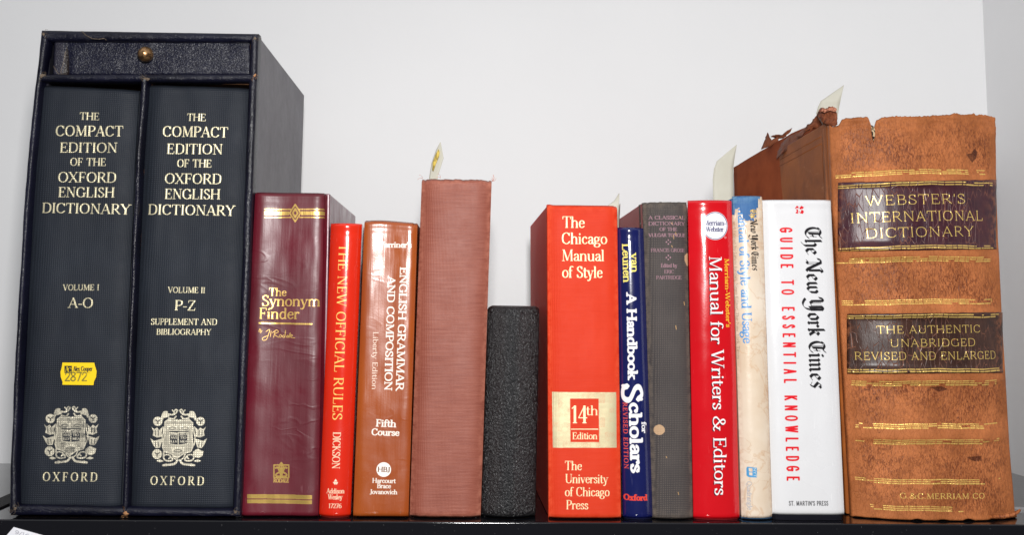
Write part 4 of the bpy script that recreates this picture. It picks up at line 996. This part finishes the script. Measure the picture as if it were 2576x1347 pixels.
# 10 stained cream jacket over blue cloth
q = dict(TL=(1843, 494), TR=(1917, 494), BL=(1866, 1302), BR=(1942, 1304))
prj = Print('usage_print', *rect(q, SY, .012), 5600, SY)
BLU = (70, 140, 200)
prj.text('Manual of Style and Usage', (1856.5, 515), (1870, 865), 24, 'bold', BLU)
prj.text('New York Times', (1887.5, 552), (1892, 681), 19, 'black', (34, 30, 30))
prj.text('and Edited by Lewis Jordan, News Editor, The New York Times', (1847, 556), (1858, 905), 6, 'book', (96, 74, 60))
prj.begin(); prj.poly([(1881, 1176), (1904, 1178), (1904, 1203), (1883, 1202), (1879, 1198), (1879, 1180)]); b_ = prj.buf.copy(); prj.buf[:] = 0
prj.poly([(1884, 1179), (1893, 1180), (1893, 1188.5), (1885, 1188)]); prj.poly([(1885, 1190), (1893, 1190.5), (1893, 1198), (1885.5, 1197)])
prj.buf = b_ * (1 - prj.buf); prj.end((78, 150, 200))
prj.text('NYT', (1895, 1178), (1896, 1202), 7, 'sans', (232, 222, 208))
prj.text('Quadrangle', (1880, 1213), (1882, 1285), 11, 'light', (110, 140, 176))
prc = Print('usage_cloth_print', *rect(q, SY, .012), 5600, SY)
prc.text('The', (1888, 527), (1889, 552), 17, 'black', (214, 178, 90), .1)
def stained():
    n = NB('stained_cream_jacket')
    a = n.noise(30, detail=4, rough=.5, dist=.8)
    ring = n.ramp(n.math('ABSOLUTE', n.math('SUBTRACT', a, .52)), 0, .018, 1, 0)
    ring2 = n.ramp(n.math('ABSOLUTE', n.math('SUBTRACT', n.noise(28, detail=6, dist=1.0), .5)), 0, .012, 1, 0)
    c = n.mix(n.ramp(n.noise(18, detail=5), .35, .65), srgb(228, 214, 196), srgb(212, 190, 164))
    c = n.mix(n.math('MULTIPLY', ring, .42), c, srgb(196, 152, 108)); c = n.mix(n.math('MULTIPLY', ring2, .35), c, srgb(188, 140, 96))
    e = n.math('MULTIPLY', n.attr(), n.ramp(n.noise(300, detail=4), .4, .6))
    c = n.mix(n.math('MULTIPLY', e, .35, clamp=True), c, srgb(170, 130, 100))
    n.bump(n.noise(120, detail=4), .3, .0008)
    return n.done(c, .3, prj, coat=.2, coatr=.14)
jm = stained()
bc = m_cloth('blue_cloth', srgb(30, 82, 140), srgb(74, 122, 172), .001, .6, .6, .3, prc, .5, mott=.6, edge=srgb(96, 136, 170), stripe=False)
b0, b1 = at(*q['BL'], SY + .004), at(*q['BR'], SY + .004)
root, co = hardback('usage_manual', 'narrow blue cloth manual in a torn, water stained cream jacket', q, SY + .0006, .0042, 2.4, .16, bc, bc, prc.r, disp=.0001, seed=51, btop=-.001, capr=.0015)
qj = dict(TL=(1842, 541), TR=(1918, 541), BL=(1865.5, 1302), BR=(1942.5, 1304))
hT = lambda s: [0.0, .0040, .0048, .0012, -.0030, -.0044, -.0042, -.0040, -.0046, -.0020, .0046, .0110, .0128][min(12, int(s * 12.99))] + .0005 * nz(s * 40)
ext = tuple((e, -.0001) for e in np.linspace(.002, .15, 8))
spine(root, 'dust_jacket', qj, SY, .0042, 2.4, jm, prj.r, ext=ext, disp=.0002, seed=52, capr=.0003, top=hT, zbot=.0016, thick=.0003, nu=60, bot=lambda s: .0005 * abs(nz(s * 11)) + .0004 * s, wrow=.002)
# 11 white guide
q = dict(TL=(1918, 504), TR=(2090, 504), BL=(1943, 1295), BR=(2124, 1297))
pr = Print('guide_print', *rect(q, SY), 5600, SY)
BK = (26, 24, 28); RR = (222, 24, 36)
pr.text('The New York Times', (2025, 570), (2039, 978), 41, 'black', BK)
pr.text('GUIDE TO ESSENTIAL KNOWLEDGE', (1961, 573), (1979, 1210), 33, 'sans', RR, track=.9)
pr.text("ST. MARTIN'S PRESS", (1985, 1274), (2084, 1274), 11.5, 'sans', (50, 50, 54), track=.12)
pr.begin()
for dx in (0, 14):
    for (x0, y0, x1, y1) in ((1999, 519, 2006, 515), (2006, 515, 2012, 519), (1999, 536, 2006, 531), (2006, 531, 2012, 536)): pass
for k_ in range(2):
    ox = 2001 + k_ * 11
    pr.poly([(ox, 536), (ox + 4, 530), (ox - 1, 524), (ox + 4, 517), (ox + 11, 521), (ox + 7, 526.5), (ox + 11, 532), (ox + 8, 538)])
b_ = pr.buf.copy(); pr.buf[:] = 0; pr.line([(1998, 527), (2006, 524), (2011, 529), (2018, 526), (2025, 530)], 1.1); pr.line([(2011, 514), (2008, 540)], .9); pr.buf = b_ * (1 - pr.buf)
pr.end((214, 24, 36))
m = m_gloss('white_jacket', srgb(222, 222, 223), .22, pr, coat=.8, coatr=.1, streak=.05, wob=.12, col2=srgb(219, 219, 221))
root, co = jacketed('white_guide', 'broad white glossy guide with black gothic and red lettering down its spine', q, SY, .0032, 6, .20, m, m_cloth('black_boards', srgb(22, 22, 34), srgb(34, 34, 48)), pr.r, jz=.0040, disp=.00025, seed=61, capr=.0008)

# ------------------------------------------------------------------ old leather dictionary
YW = .010; WB = .016
edL = [(301, 2087), (502, 2095), (800, 2115), (1100, 2133), (1302, 2144)]
edR = [(286, 2503), (480, 2506), (600, 2511), (775, 2519), (963, 2530), (1130, 2540), (1240, 2549), (1290, 2553), (1304, 2560)]
def edge_fn(tab):
    pts = sorted([(at(x, y, YW + WB).z, at(x, y, YW + WB).x) for y, x in tab])
    zs, xs = [p[0] for p in pts], [p[1] for p in pts]
    return lambda z: float(np.interp(z, zs, xs))
eL, eR = edge_fn(edL), edge_fn(edR)
topz = [(945, 345), (975, 352), (1000, 376), (1040, 370), (1060, 330), (1075, 320), (1120, 322), (1180, 318), (1236, 320), (1244, 352), (1254, 380), (1266, 432), (1276, 400), (1282, 362), (1296, 344), (1340, 326), (1430, 322), (1530, 324), (1590, 324), (1700, 316), (1850, 307), (1862, 292), (1875, 296), (1920, 304), (1980, 300), (2030, 291), (2048, 302), (2100, 294), (2180, 300)]
_tw = [at((2100 + x / 2.495) / 1.188, (220 + y / 2.495) / 1.188, YW + .005) for x, y in topz]
tz_s = [(p_.x - eL(p_.z)) / (eR(p_.z) - eL(p_.z)) for p_ in _tw]; tz_s[0] = 0.0; tz_s[-1] = 1.0; tz_z = [at((2100 + x / 2.495) / 1.188, (220 + y / 2.495) / 1.188, YW + .004).z for x, y in topz]
q = dict(TL=(2087, 292), TR=(2503, 292), BL=(2144, 1304), BR=(2556, 1305))
zref = at(2300, 292, YW + WB).z
TLz, TRz = at(*q['TL'], YW + WB).z, at(*q['TR'], YW + WB).z
wtop = lambda s: float(np.interp(s, tz_s, tz_z)) - lerp(TLz, TRz, s) + .0006 * nz(s * 60) + .0005 * nz(s * 150, 3)
def zat(py): return at(2300, py, YW).z
bands = [449, 634, 780, 947, 1094]
ridges = [(zat(y), .0052, .0020) for y in bands]
prw = Print('webster_gold', .215, .365, -.003, zref + .012, 5200, YW + .003)
GD = (242, 204, 112)
rw = random.Random(8)
def goldlines(ya, yb, x0, x1, n, th, wear=.35, fade=(0, 0), prw=prw):
    prw.begin()
    cuts = [x0]                                              # cracks run through all the lines of a band
    while cuts[-1] < x1: cuts.append(cuts[-1] + rw.uniform(6, 26))
    for k in range(n):
        o = (k - (n - 1) / 2) * (4.9 if n == 3 else 5.2); hh = th * (1.15 if k == n - 1 else .9)
        for c0, c1 in zip(cuts, cuts[1:]):
            g = rw.uniform(.1, 1.5); a_, b_ = c0 + g + hh + rw.uniform(-.8, .8), min(c1, x1) - hh
            t0, t1 = (a_ - x0) / (x1 - x0), (b_ - x0) / (x1 - x0)
            p_ = .97 - (fade[0] if t0 < .1 else 0) - (fade[1] if t0 > .8 else 0)
            if rw.random() < p_ and b_ > a_:
                w_ = lambda t: 1.0 * math.sin(t * 9) + .5 * math.sin(t * 31)
                prw.line([(a_, lerp(ya, yb, t0) + o + w_(t0)), (b_, lerp(ya, yb, t1) + o + w_(t1))], hh * rw.uniform(.75, 1.05))
    prw.end(GD, wear)
goldlines(437.5, 431, 2112, 2488, 3, 1.2, .15, (.3, .2)); 
goldlines(655, 651, 2120, 2508, 3, 1.2, .18, (.5, .2)); goldlines(762, 758, 2130, 2512, 3, 1.15, .18, (.5, .4)); 
goldlines(966, 963, 2152, 2520, 3, 1.2, .15, (.4, .3)); goldlines(1073, 1072, 2162, 2528, 3, 1.2, .15, (.6, .6)); goldlines(1113, 1111, 2164, 2530, 3, 1.2, .15, (.6, .6))
goldlines(1212, 1213, 2162, 2540, 3, 1.15, .2, (.6, .7)); goldlines(1279, 1281, 2196, 2440, 3, 1.1, .3, (.3, .6))
prw.text('G.&C.MERRIAM CO', (2263, 1255), (2478, 1255.5), 13.5, 'roman', GD, .3, track=.05)
prw.begin()
for pts in ([(2448, 384), (2456, 372), (2466, 380), (2462, 396), (2450, 408), (2440, 398), (2432, 388)], [(2430, 1150), (2470, 1148), (2466, 1160), (2454, 1162), (2440, 1158)], [(2335, 975), (2365, 972), (2382, 980), (2360, 986)], [(2206, 1000), (2214, 998), (2216, 1008), (2208, 1009)]):
    prw.poly([(x + 2 * nz(x, y), y + 2 * nz(y, x)) for x, y in pts])
prw.end((70, 34, 26), .35, alpha=.8)
# black specks, tears
prw.begin()
for _ in range(60):
    x, y = rw.uniform(2150, 2480), rw.uniform(300, 420); prw.line([(x, y), (x + rw.uniform(-1, 1), y + rw.uniform(.4, 3))], rw.uniform(.3, .7))
prw.end((50, 28, 20), .2, alpha=.7)
def web_mat(name, tan, brown, pr=None, foil=0.0):
    n = NB(name)
    sp = n.n.new('ShaderNodeSeparateXYZ'); n.link(n.tc.outputs['Object'], sp.inputs[0])
    fine = n.noise(1, (1000, 600, 360), detail=4, rough=.62, dist=1.0)
    big = n.noise(1, (38, 30, 30), detail=5, rough=.6)
    mid = n.noise(1, (150, 90, 120), detail=4)
    band = n.attr()                                         # 1 where the hide is rubbed smooth
    f = n.math('ADD', n.math('MULTIPLY', fine, 1.9), n.math('MULTIPLY', big, .85))
    f = n.math('ADD', f, n.math('MULTIPLY', mid, .5))
    f = n.math('ADD', n.math('MULTIPLY', n.ramp(f, 1.45, 1.8), .35), n.math('MULTIPLY', n.ramp(fine, .44, .58), n.ramp(n.noise(1, (26, 26, 44), detail=5, rough=.62), .38, .62, .10, .72)))
    f = n.math('MULTIPLY', f, n.math('SUBTRACT', 1.0, n.math('MULTIPLY', band, .85, clamp=True)), clamp=True)
    c = n.mix(f, n.mix(n.ramp(big, .35, .65), tuple(min(1, x * 1.12 + .01) for x in tan), tuple(x * .74 for x in tan)), brown)
    c = n.mix(n.math('MULTIPLY', n.ramp(n.noise(90, detail=6, rough=.7), .62, .7), .5), c, srgb(70, 36, 22))
    crack = n.ramp(n.voro(260, (1.4, 1, .7), 'DISTANCE_TO_EDGE'), 0, .04, 1, 0)
    c = n.mix(n.math('MULTIPLY', n.math('MULTIPLY', crack, .25), n.ramp(mid, .4, .6)), c, srgb(100, 50, 30))
    n.bump(n.math('SUBTRACT', fine, n.math('MULTIPLY', crack, .5)), .55, .0006); n.bump(mid, .35, .0012)
    r = n.ramp(f, 0, 1, .62, .36)
    return n.done(c, r, pr, foil, .18, foilrough=.26)
TAN, BRN = srgb(182, 108, 60), srgb(112, 58, 32)
wm = web_mat('worn_calf', TAN, BRN, prw, .5)
bL, bR = at(*q['BL'], YW + WB), at(*q['BR'], YW + WB)
root = thing('leather_dictionary', 'huge old tan leather dictionary with two dark labels and a torn spine top', 'book', ((bL.x + bR.x) / 2, .12, 0))
spo, co = spine(root, 'spine', q, YW, WB, 2.6, wm, prw.r, top=wtop, nu=170, nv=240, disp=.0006, ridges=ridges, edges=lambda z: (eL(z), eR(z)), capr=.0012, seed=71,
    ext=((.002, .0002), (.005, 0), (.009, -.0010), (.012, -.0016), (.016, -.0010), (.020, 0)), bot=lambda s: .0016 * max(0, nz(s * 13, 7)), thick=.0018, wrow=.010, wcol=.006)
a_ = spo.data.attributes['wear']; vals = []
zb_ = [zat(y) for y in bands]
for i, v in enumerate(spo.data.vertices):
    z = v.co.z + root.location.z; w_ = a_.data[i].value
    w_ = max(min(1, w_ * 1.0), max(math.exp(-((z - zz) / .0042) ** 4) for zz in zb_))
    vals.append(w_)
a_.data.foreach_set('value', vals)
for v in spo.data.vertices:                                  # crumpled head of the spine
    x_, z_ = v.co.x + root.location.x, v.co.z
    k_ = math.exp(-((zref - z_) / .016) ** 2)
    v.co.y += k_ * (.0016 * nz(x_ * 55, z_ * 190, 3) + .0010 * nz(x_ * 150, z_ * 420, 8))
spo.data.update()
# tear in the head cap, dark hollow with thread
# dark title labels: thin leather patches lying on the spine
def label_patch(x0, x1, ya, yb, col, col2, lines, seed):
    """ya, yb: (left, right) picture heights of the upper and lower edge"""
    pl = Print('label_print', at(x0 - 12, 900, YW).x, at(x1 + 20, 900, YW + .016).x, at(2300, max(yb) + 12, YW).z, at(2300, min(ya) - 12, YW).z, 6000, YW + .002)
    for t, a0, a1, y0_, y1_, cap, al in lines: pl.text(t, (a0, y0_), (a1, y1_), cap, 'hair', (248, 214, 120), .12, track=.06)
    for ya_, yb_ in ((ya, ya), (yb, yb)):
        goldlines(ya_[0] + (6.5 if ya_ is ya else -6.5), ya_[1] + (6.5 if ya_ is ya else -6.5), x0 + 3, x1 + 6, 2, 1.15, .1, (0, .1), pl)
    n = NB('title_label_leather')
    cr = n.ramp(n.voro(300, (1.0, 1, .28), 'DISTANCE_TO_EDGE'), 0, .035, 1, 0)
    cr = n.math('MULTIPLY', cr, n.ramp(n.noise(60, detail=3), .42, .6))
    g = n.noise(1, (1500, 900, 350), detail=3)
    c = n.mix(n.ramp(n.noise(70, detail=4), .35, .65), col, col2)
    c = n.mix(n.math('MULTIPLY', cr, .75), c, srgb(150, 96, 72))
    e = n.math('MULTIPLY', n.attr(), n.ramp(n.noise(220, detail=5), .45, .6))
    c = n.mix(n.math('MULTIPLY', e, .85, clamp=True), c, srgb(150, 92, 60))
    n.bump(n.math('SUBTRACT', n.math('MULTIPLY', g, .5), cr), .5, .0004); n.bump(n.noise(45, detail=3), .2, .0012)
    m_ = n.done(c, .36, pl, .5, .42, foilrough=.3)
    nu, nv = 90, 40; vs, wv = [], []
    for j in range(nv):
        for i in range(nu):
            s, v = i / (nu - 1), j / (nv - 1)
            px = lerp(x0, x1, s) + (1 - v) * 0; 
            y = YW
            ypx = lerp(lerp(yb[0], yb[1], s), lerp(ya[0], ya[1], s), v) + .9 * nz(s * 25, v, seed)
            zz = at(px, ypx, YW + .004).z
            xl, xr = eL(zz), eR(zz)
            xx = at(px + (.8 * nz(v * 12, seed) if i in (0, nu - 1) else 0), ypx, YW + .004).x
            ss = min(1, max(0, (xx - xl) / (xr - xl)))
            t_ = WB * abs(2 * ss - 1) ** 2.6
            for _it in range(12):
                xx = at(px, ypx, YW + t_).x
                ss = min(1, max(0, (xx - xl) / (xr - xl))); t_ = .5 * t_ + .5 * WB * abs(2 * ss - 1) ** 2.6
            # follow the spine towards the edges: keep the point on its line of sight distance
            pw = at(px, ypx, YW + t_)
            y = YW + t_ - .0009 - sum(hr * math.exp(-((pw.z - zr) / wr) ** 4) for zr, wr, hr in ridges) * min(1, 1.1 - abs(2 * ss - 1) ** 6) + .0006 * (nz(pw.x * 70 + 71, pw.z * 14, 71) * 1.5 + nz(pw.x * 160, pw.z * 60, 75) * .6) + (.0006 if (j in (0, nv - 1) or i in (0, nu - 1)) else 0)
            vs.append((pw.x, y, pw.z)); wv.append(max(math.exp(-s / .02), math.exp(-(1 - s) / .03)))
    return mesh('title_label', vs, grid_faces(nu, nv), m_, root, smooth=True, solid=-.0005, uvrect=pl.r, attr=wv)
label_patch(2108, 2504, (460, 454), (633, 627), srgb(52, 22, 34), srgb(70, 32, 40), [("WEBSTER'S", 2181, 2428, 517.5, 512.5, 25, 1), ('INTERNATIONAL', 2147, 2478, 560, 554.5, 25.5, 1), ('DICTIONARY', 2181, 2452, 599.5, 594, 25, 1)], 3)['label'] = 'plum coloured title label'
label_patch(2131, 2520, (791, 787), (941, 938), srgb(48, 26, 20), srgb(64, 38, 28), [('THE AUTHENTIC', 2208, 2468, 840, 837, 19, 1), ('UNABRIDGED', 2238, 2454, 873.5, 871, 19, 1), ('REVISED AND ENLARGED', 2160, 2516, 907, 904, 19.5, 1)], 9)['label'] = 'dark brown subtitle label'
# boards: the left one shiny brown with blind lines
def board_mat():
    n = NB('polished_brown_calf')
    c = n.mix(n.ramp(n.noise(30, detail=5, dist=.6), .3, .7), srgb(156, 88, 38), srgb(116, 62, 28))
    scr = n.ramp(n.noise(1, (300, 25, 90), detail=5, rough=.7, dist=1.5), .6, .7)
    c = n.mix(n.math('MULTIPLY', scr, .4), c, srgb(184, 130, 92))
    n.bump(n.noise(500, detail=4), .3, .0004)
    return n.done(c, .55, None, spec=.08)
wb = board_mat()
zt = at(2087, 301, YW + WB + .006).z
BD = .188
lt = at(2087, 301, YW + WB + .004); far = at(1950, 378, BD)
skw = (far.x - lt.x) / (BD - YW - WB)
xb0 = eL(.002)
bb = [(eL(.002) - .001, YW + WB + .010, .0004), (eL(.002) + .003, YW + WB + .010, .0004), (eL(.002) + .003 + (far.x - lt.x), BD, .0004), (eL(.002) - .001 + (far.x - lt.x), BD, .0004)]
bt = [(lt.x - .0006, YW + WB + .010, zt - .001), (lt.x + .0034, YW + WB + .010, zt - .001), (far.x + .004, BD, zt - .002), (far.x, BD, zt - .002)]
hexa('back_cover', bb, bt, wb, root, bevel=.0012)
# blind tooled frame on it, as low ridges
nrm = Vector((-1, 0, 0))
def bp(u, v, off=0.0):
    a0 = Vector(bb[0]).lerp(Vector(bb[3]), u); a1 = Vector(bt[0]).lerp(Vector(bt[3]), u); p_ = a0.lerp(a1, v); p_.x -= off; return p_
for d_ in (.055, .09):
    tube('tooled_line', [bp(d_, .04), bp(d_, 1 - d_ * .55)], .0003, wb, root, 6); tube('tooled_line', [bp(d_, 1 - d_ * .55), bp(.94, 1 - d_ * .55)], .0003, wb, root, 6)
xr0, xr1 = eR(.002), eR(zt)
hexa('front_cover', [(xr0 - .004, YW + WB + .010, .0004), (xr0 - .0005, YW + WB + .010, .0004), (xr0 + .000, .20, .0004), (xr0 - .0035, .20, .0004)],
     [(xr1 - .004, YW + WB + .010, zt - .001), (xr1 - .0005, YW + WB + .010, zt - .001), (xr1, .20, zt - .002), (xr1 - .0035, .20, zt - .002)], wb, root, bevel=.001)
hexa('page_block', [(eL(.004) + .006, YW + WB + .004, .004), (xr0 - .006, YW + WB + .004, .004), (xr0 - .006, .185, .004), (eL(.004) + .006 + skw * .1, .185, .004)],
     [(lt.x + .006, YW + WB + .004, zt - .006), (xr1 - .006, YW + WB + .004, zt - .006), (xr1 - .006, .185, zt - .006), (lt.x + .006 + skw * .1, .185, zt - .006)], pages_m, root)
# loose suede flap standing out behind, with torn upper edge
def suede():
    n = NB('rust_suede')
    c = n.mix(n.ramp(n.noise(40, detail=5), .3, .7), srgb(146, 74, 42), srgb(118, 54, 30))
    n.bump(n.noise(900, detail=4), .5, .0004)
    return n.done(c, .9, spec=.1)
su = suede()
def sheet(name, rows, mat, parent, th=.0009, n=10, wob=.0008, seed=0, uv=None):
    """rows: list of ((left px, left py, left Y), (right px, right py, right Y)) from bottom to top"""
    vs = []
    for j, (a, b) in enumerate(rows):
        A, B_ = at(*a), at(*b)
        for i in range(n):
            p_ = A.lerp(B_, i / (n - 1)); p_.y += wob * nz(i * .5 + seed, j * .7, seed); vs.append(p_)
    return mesh(name, vs, grid_faces(n, len(rows)), mat, parent, smooth=True, solid=th, uvrect=uv)
def zcol(tops, zlow=.02, rows=14, mat=None, parent=None, name='leather_flap', th=.0012, seed=0, bend=.001):
    """upright sheet: tops = [(px, py, Y)] along its upper edge, going down to zlow"""
    vs = []; tp = [at(*t) for t in tops]
    for j in range(rows):
        for i, t in enumerate(tp):
            v = j / (rows - 1); vs.append((t.x + bend * nz(i * .4, v * 2, seed), t.y + bend * nz(i * .4, v * 3, seed + 5), lerp(zlow, t.z, v)))
    return mesh(name, vs, grid_faces(len(tp), rows), mat, parent, smooth=True, solid=th)
Zq = lambda x, y: ((2100 + x / 2.495) / 1.188, (220 + y / 2.495) / 1.188)
tops = [(230, 700), (260, 682), (330, 640), (440, 572), (500, 540), (560, 503), (610, 478), (660, 446), (720, 420), (780, 396), (860, 372)]
tops = [(*Zq(x, y), lerp(.262, .10, (x - 230) / 630)) for x, y in tops]
zcol(tops, .0006, 16, su, root, 'leather_flap', bend=.0022, seed=2)
# torn scraps of leather above the boards
tornm = web_mat('torn_leather', srgb(140, 78, 48), srgb(100, 50, 30))
def scrap(out, Y0, Y1, seed, mat=tornm, th=.0003):
    """out: outline in zoom units; fan from its centre so it can curl"""
    P_ = []; m_ = len(out)
    xs = [p_[0] for p_ in out]; x0, x1 = min(xs), max(xs)
    for k in range(m_):
        a, b = out[k], out[(k + 1) % m_]
        for t in (0, .2, .4, .6, .8):
            x, y = lerp(a[0], b[0], t), lerp(a[1], b[1], t)
            if t: x += 9 * nz(x * .13, y * .1, seed); y += 9 * nz(y * .13, x * .1, seed + 3)
            P_.append((x, y))
    cx, cy = sum(p_[0] for p_ in P_) / len(P_), sum(p_[1] for p_ in P_) / len(P_)
    yy = lambda x: lerp(Y0, Y1, (x - x0) / (x1 - x0))
    inn = [(lerp(x, cx, .5), lerp(y, cy, .5)) for x, y in P_]
    vs = [at(*Zq(x, y), yy(x) + .002 * nz(x * .03, y * .03, seed)) for x, y in P_] + [at(*Zq(x, y), yy(x) - .0008 + .0016 * nz(x * .05, y * .05, seed)) for x, y in inn] + [at(*Zq(cx, cy), yy(cx) - .0008)]
    nn = len(P_)
    fs = [(k, (k + 1) % nn, nn + (k + 1) % nn, nn + k) for k in range(nn)] + [(nn + k, nn + (k + 1) % nn, 2 * nn) for k in range(nn)]
    return mesh('torn_leather', vs, fs, mat, root, smooth=True, solid=th)
scrap([(436, 566), (462, 500), (484, 438), (500, 480), (520, 500), (560, 470), (566, 500), (500, 545)], .20, .18, 1)
scrap([(505, 470), (545, 455), (585, 478), (620, 440), (668, 405), (650, 440), (600, 482), (560, 490)], .19, .17, 2)
scrap([(590, 520), (640, 470), (700, 440), (740, 450), (742, 480), (690, 510), (660, 560), (600, 590), (552, 640), (560, 580)], .17, .12, 3)
scrap([(752, 436), (780, 382), (812, 366), (850, 312), (905, 300), (962, 330), (962, 374), (900, 398), (860, 404), (822, 408), (790, 420)], .08, .06, 4)
scrap([(850, 316), (868, 270), (905, 282), (940, 246), (985, 256), (1000, 290), (1004, 345), (960, 372), (900, 380), (880, 340)], .045, .03, 5)
scrap([(862, 285), (880, 256), (930, 262), (968, 244), (1000, 262), (996, 288), (960, 268), (910, 292)], .040, .026, 6, web_mat('curled_leather', srgb(206, 140, 112), srgb(150, 84, 60)))
scrap([(690, 470), (760, 405), (815, 388), (824, 402), (760, 440), (740, 470)], .12, .08, 7)
scrap([(905, 350), (950, 336), (1000, 340), (1006, 380), (960, 400), (915, 372)], .030, .022, 8)
# flared foot of the spine and the tear at its head
scrap([(1850, 2000), (1860, 1990), (1900, 1980)], .01, .01, 9).name = 'torn_leather'
bpy.data.objects.remove(root.children[-1], do_unlink=True) if root.children[-1].name.startswith('torn_leather') and len(root.children[-1].data.vertices) < 14 else None
ft = [at(2528, 1300, YW), at(2552, 1296, YW - .002), at(2566, 1287, YW - .003), at(2567, 1281, YW - .002), at(2556, 1284, YW - .001), at(2540, 1290, YW)]
tube('torn_leather', [at(2490, 1302, YW + .004), at(2525, 1301, YW + .001), at(2548, 1296, YW - .001), at(2560, 1290, YW - .002), at(2567, 1284, YW - .003)], [.0012, .0016, .0014, .0012, .0007], wm, root, 8)
hol = m_paper('hollow_spine', srgb(52, 32, 22))
P0 = at(*Zq(1262, 380), YW + .0012)
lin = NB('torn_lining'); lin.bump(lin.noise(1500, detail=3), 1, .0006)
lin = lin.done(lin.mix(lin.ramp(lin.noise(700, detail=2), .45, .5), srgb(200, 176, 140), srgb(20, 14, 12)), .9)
vs = [at(*Zq(x, y), YW - .0022 + .0006 * nz(x * .1)) for x, y in ((1256, 384), (1272, 392), (1284, 420), (1282, 470), (1274, 500), (1266, 470), (1260, 430))]
mesh('torn_lining', vs, [tuple(range(7))[::-1]], lin, root, solid=-.0004)

# ------------------------------------------------------------------ paper slips standing in the books
slipm = NB('slip_paper')
slipm = slipm.done(slipm.mix(slipm.ramp(slipm.noise(60, detail=3), .3, .7), srgb(196, 194, 181), srgb(188, 185, 171)), .6, spec=.3)
def slip(label, rows, group=None, seed=0):
    c = at(*rows[0][0])
    t = thing('bookmark', label, 'bookmark', (c.x, c.y, c.z), group)
    # interpolate rows
    rr = []
    for a, b in zip(rows, rows[1:]):
        for k in range(4):
            f_ = k / 4; rr.append((tuple(lerp(x, y, f_) for x, y in zip(a[0], b[0])), tuple(lerp(x, y, f_) for x, y in zip(a[1], b[1]))))
    rr.append(rows[-1])
    sheet('paper', rr, slipm, t, th=.00018, n=6, wob=.00015, seed=seed)
    return t
t = slip('narrow pale slip with a yellow tag, curling out of the tall pink cloth book', [((1079, 500, .050), (1099, 500, .048)), ((1079.5, 446, .050), (1101, 445, .048)), ((1085, 412, .049), (1109, 420, .047)), ((1096.4, 378, .047), (1115.8, 397.5, .046)), ((1107, 357.5, .045), (1108.4, 357.5, .045))])
tagm = NB('yellow_tag'); tagm = tagm.done(tagm.mix(tagm.ramp(tagm.noise(1, (900, 900, 300), detail=3), .5, .6), srgb(214, 186, 84), srgb(160, 138, 66)), .6)
sheet('yellow_tag', [((1087.5, 428, .0465), (1090, 431, .0465)), ((1088.5, 408, .0460), (1097, 411, .0455)), ((1096, 388, .0450), (1104.5, 393, .0440)), ((1103, 375, .0440), (1106, 382, .0435))], tagm, t, th=.00015, n=4, wob=0)
slip('small pointed pale slip at the right corner of the orange red manual', [((1529, 600, .05), (1556, 600, .05)), ((1529, 560, .05), (1556, 560, .05)), ((1529, 517, .05), (1557, 520, .05)), ((1545, 505, .052), (1557.5, 505, .05)), ((1556.5, 487, .052), (1557.8, 486.6, .051))])
slip('thin second slip, seen nearly edge on beside the navy handbook', [((1552.5, 600, .045), (1557, 600, .065)), ((1553, 560, .045), (1558, 560, .065)), ((1554, 535, .045), (1560, 530, .065)), ((1558.5, 514, .055), (1560.6, 512, .06))])
slip('tall cream slip above the red manual, left of the brown leather flap', [((1794, 560, .09), (1844.4, 560, .09)), ((1794, 499, .09), (1844.6, 499, .09)), ((1793, 452, .09), (1844.8, 440, .0905)), ((1796, 425, .0905), (1845, 421, .091)), ((1803, 406, .091), (1847, 405, .0915)), ((1826, 386, .0915), (1850, 385, .092)), ((1852.5, 364.5, .092), (1853.7, 364, .092))], seed=3)
slip('cream slip with slanted top rising behind the torn spine of the leather dictionary', [((2072, 318, .058), (2104, 318, .055)), ((2052.8, 286, .06), (2107, 295, .055)), ((2058, 268, .058), (2111.8, 266, .055)), ((2064.6, 254, .057), (2114.5, 253, .054)), ((2088, 238, .057), (2118, 236, .054)), ((2121.4, 214.5, .056), (2122.8, 214, .055))], seed=5)
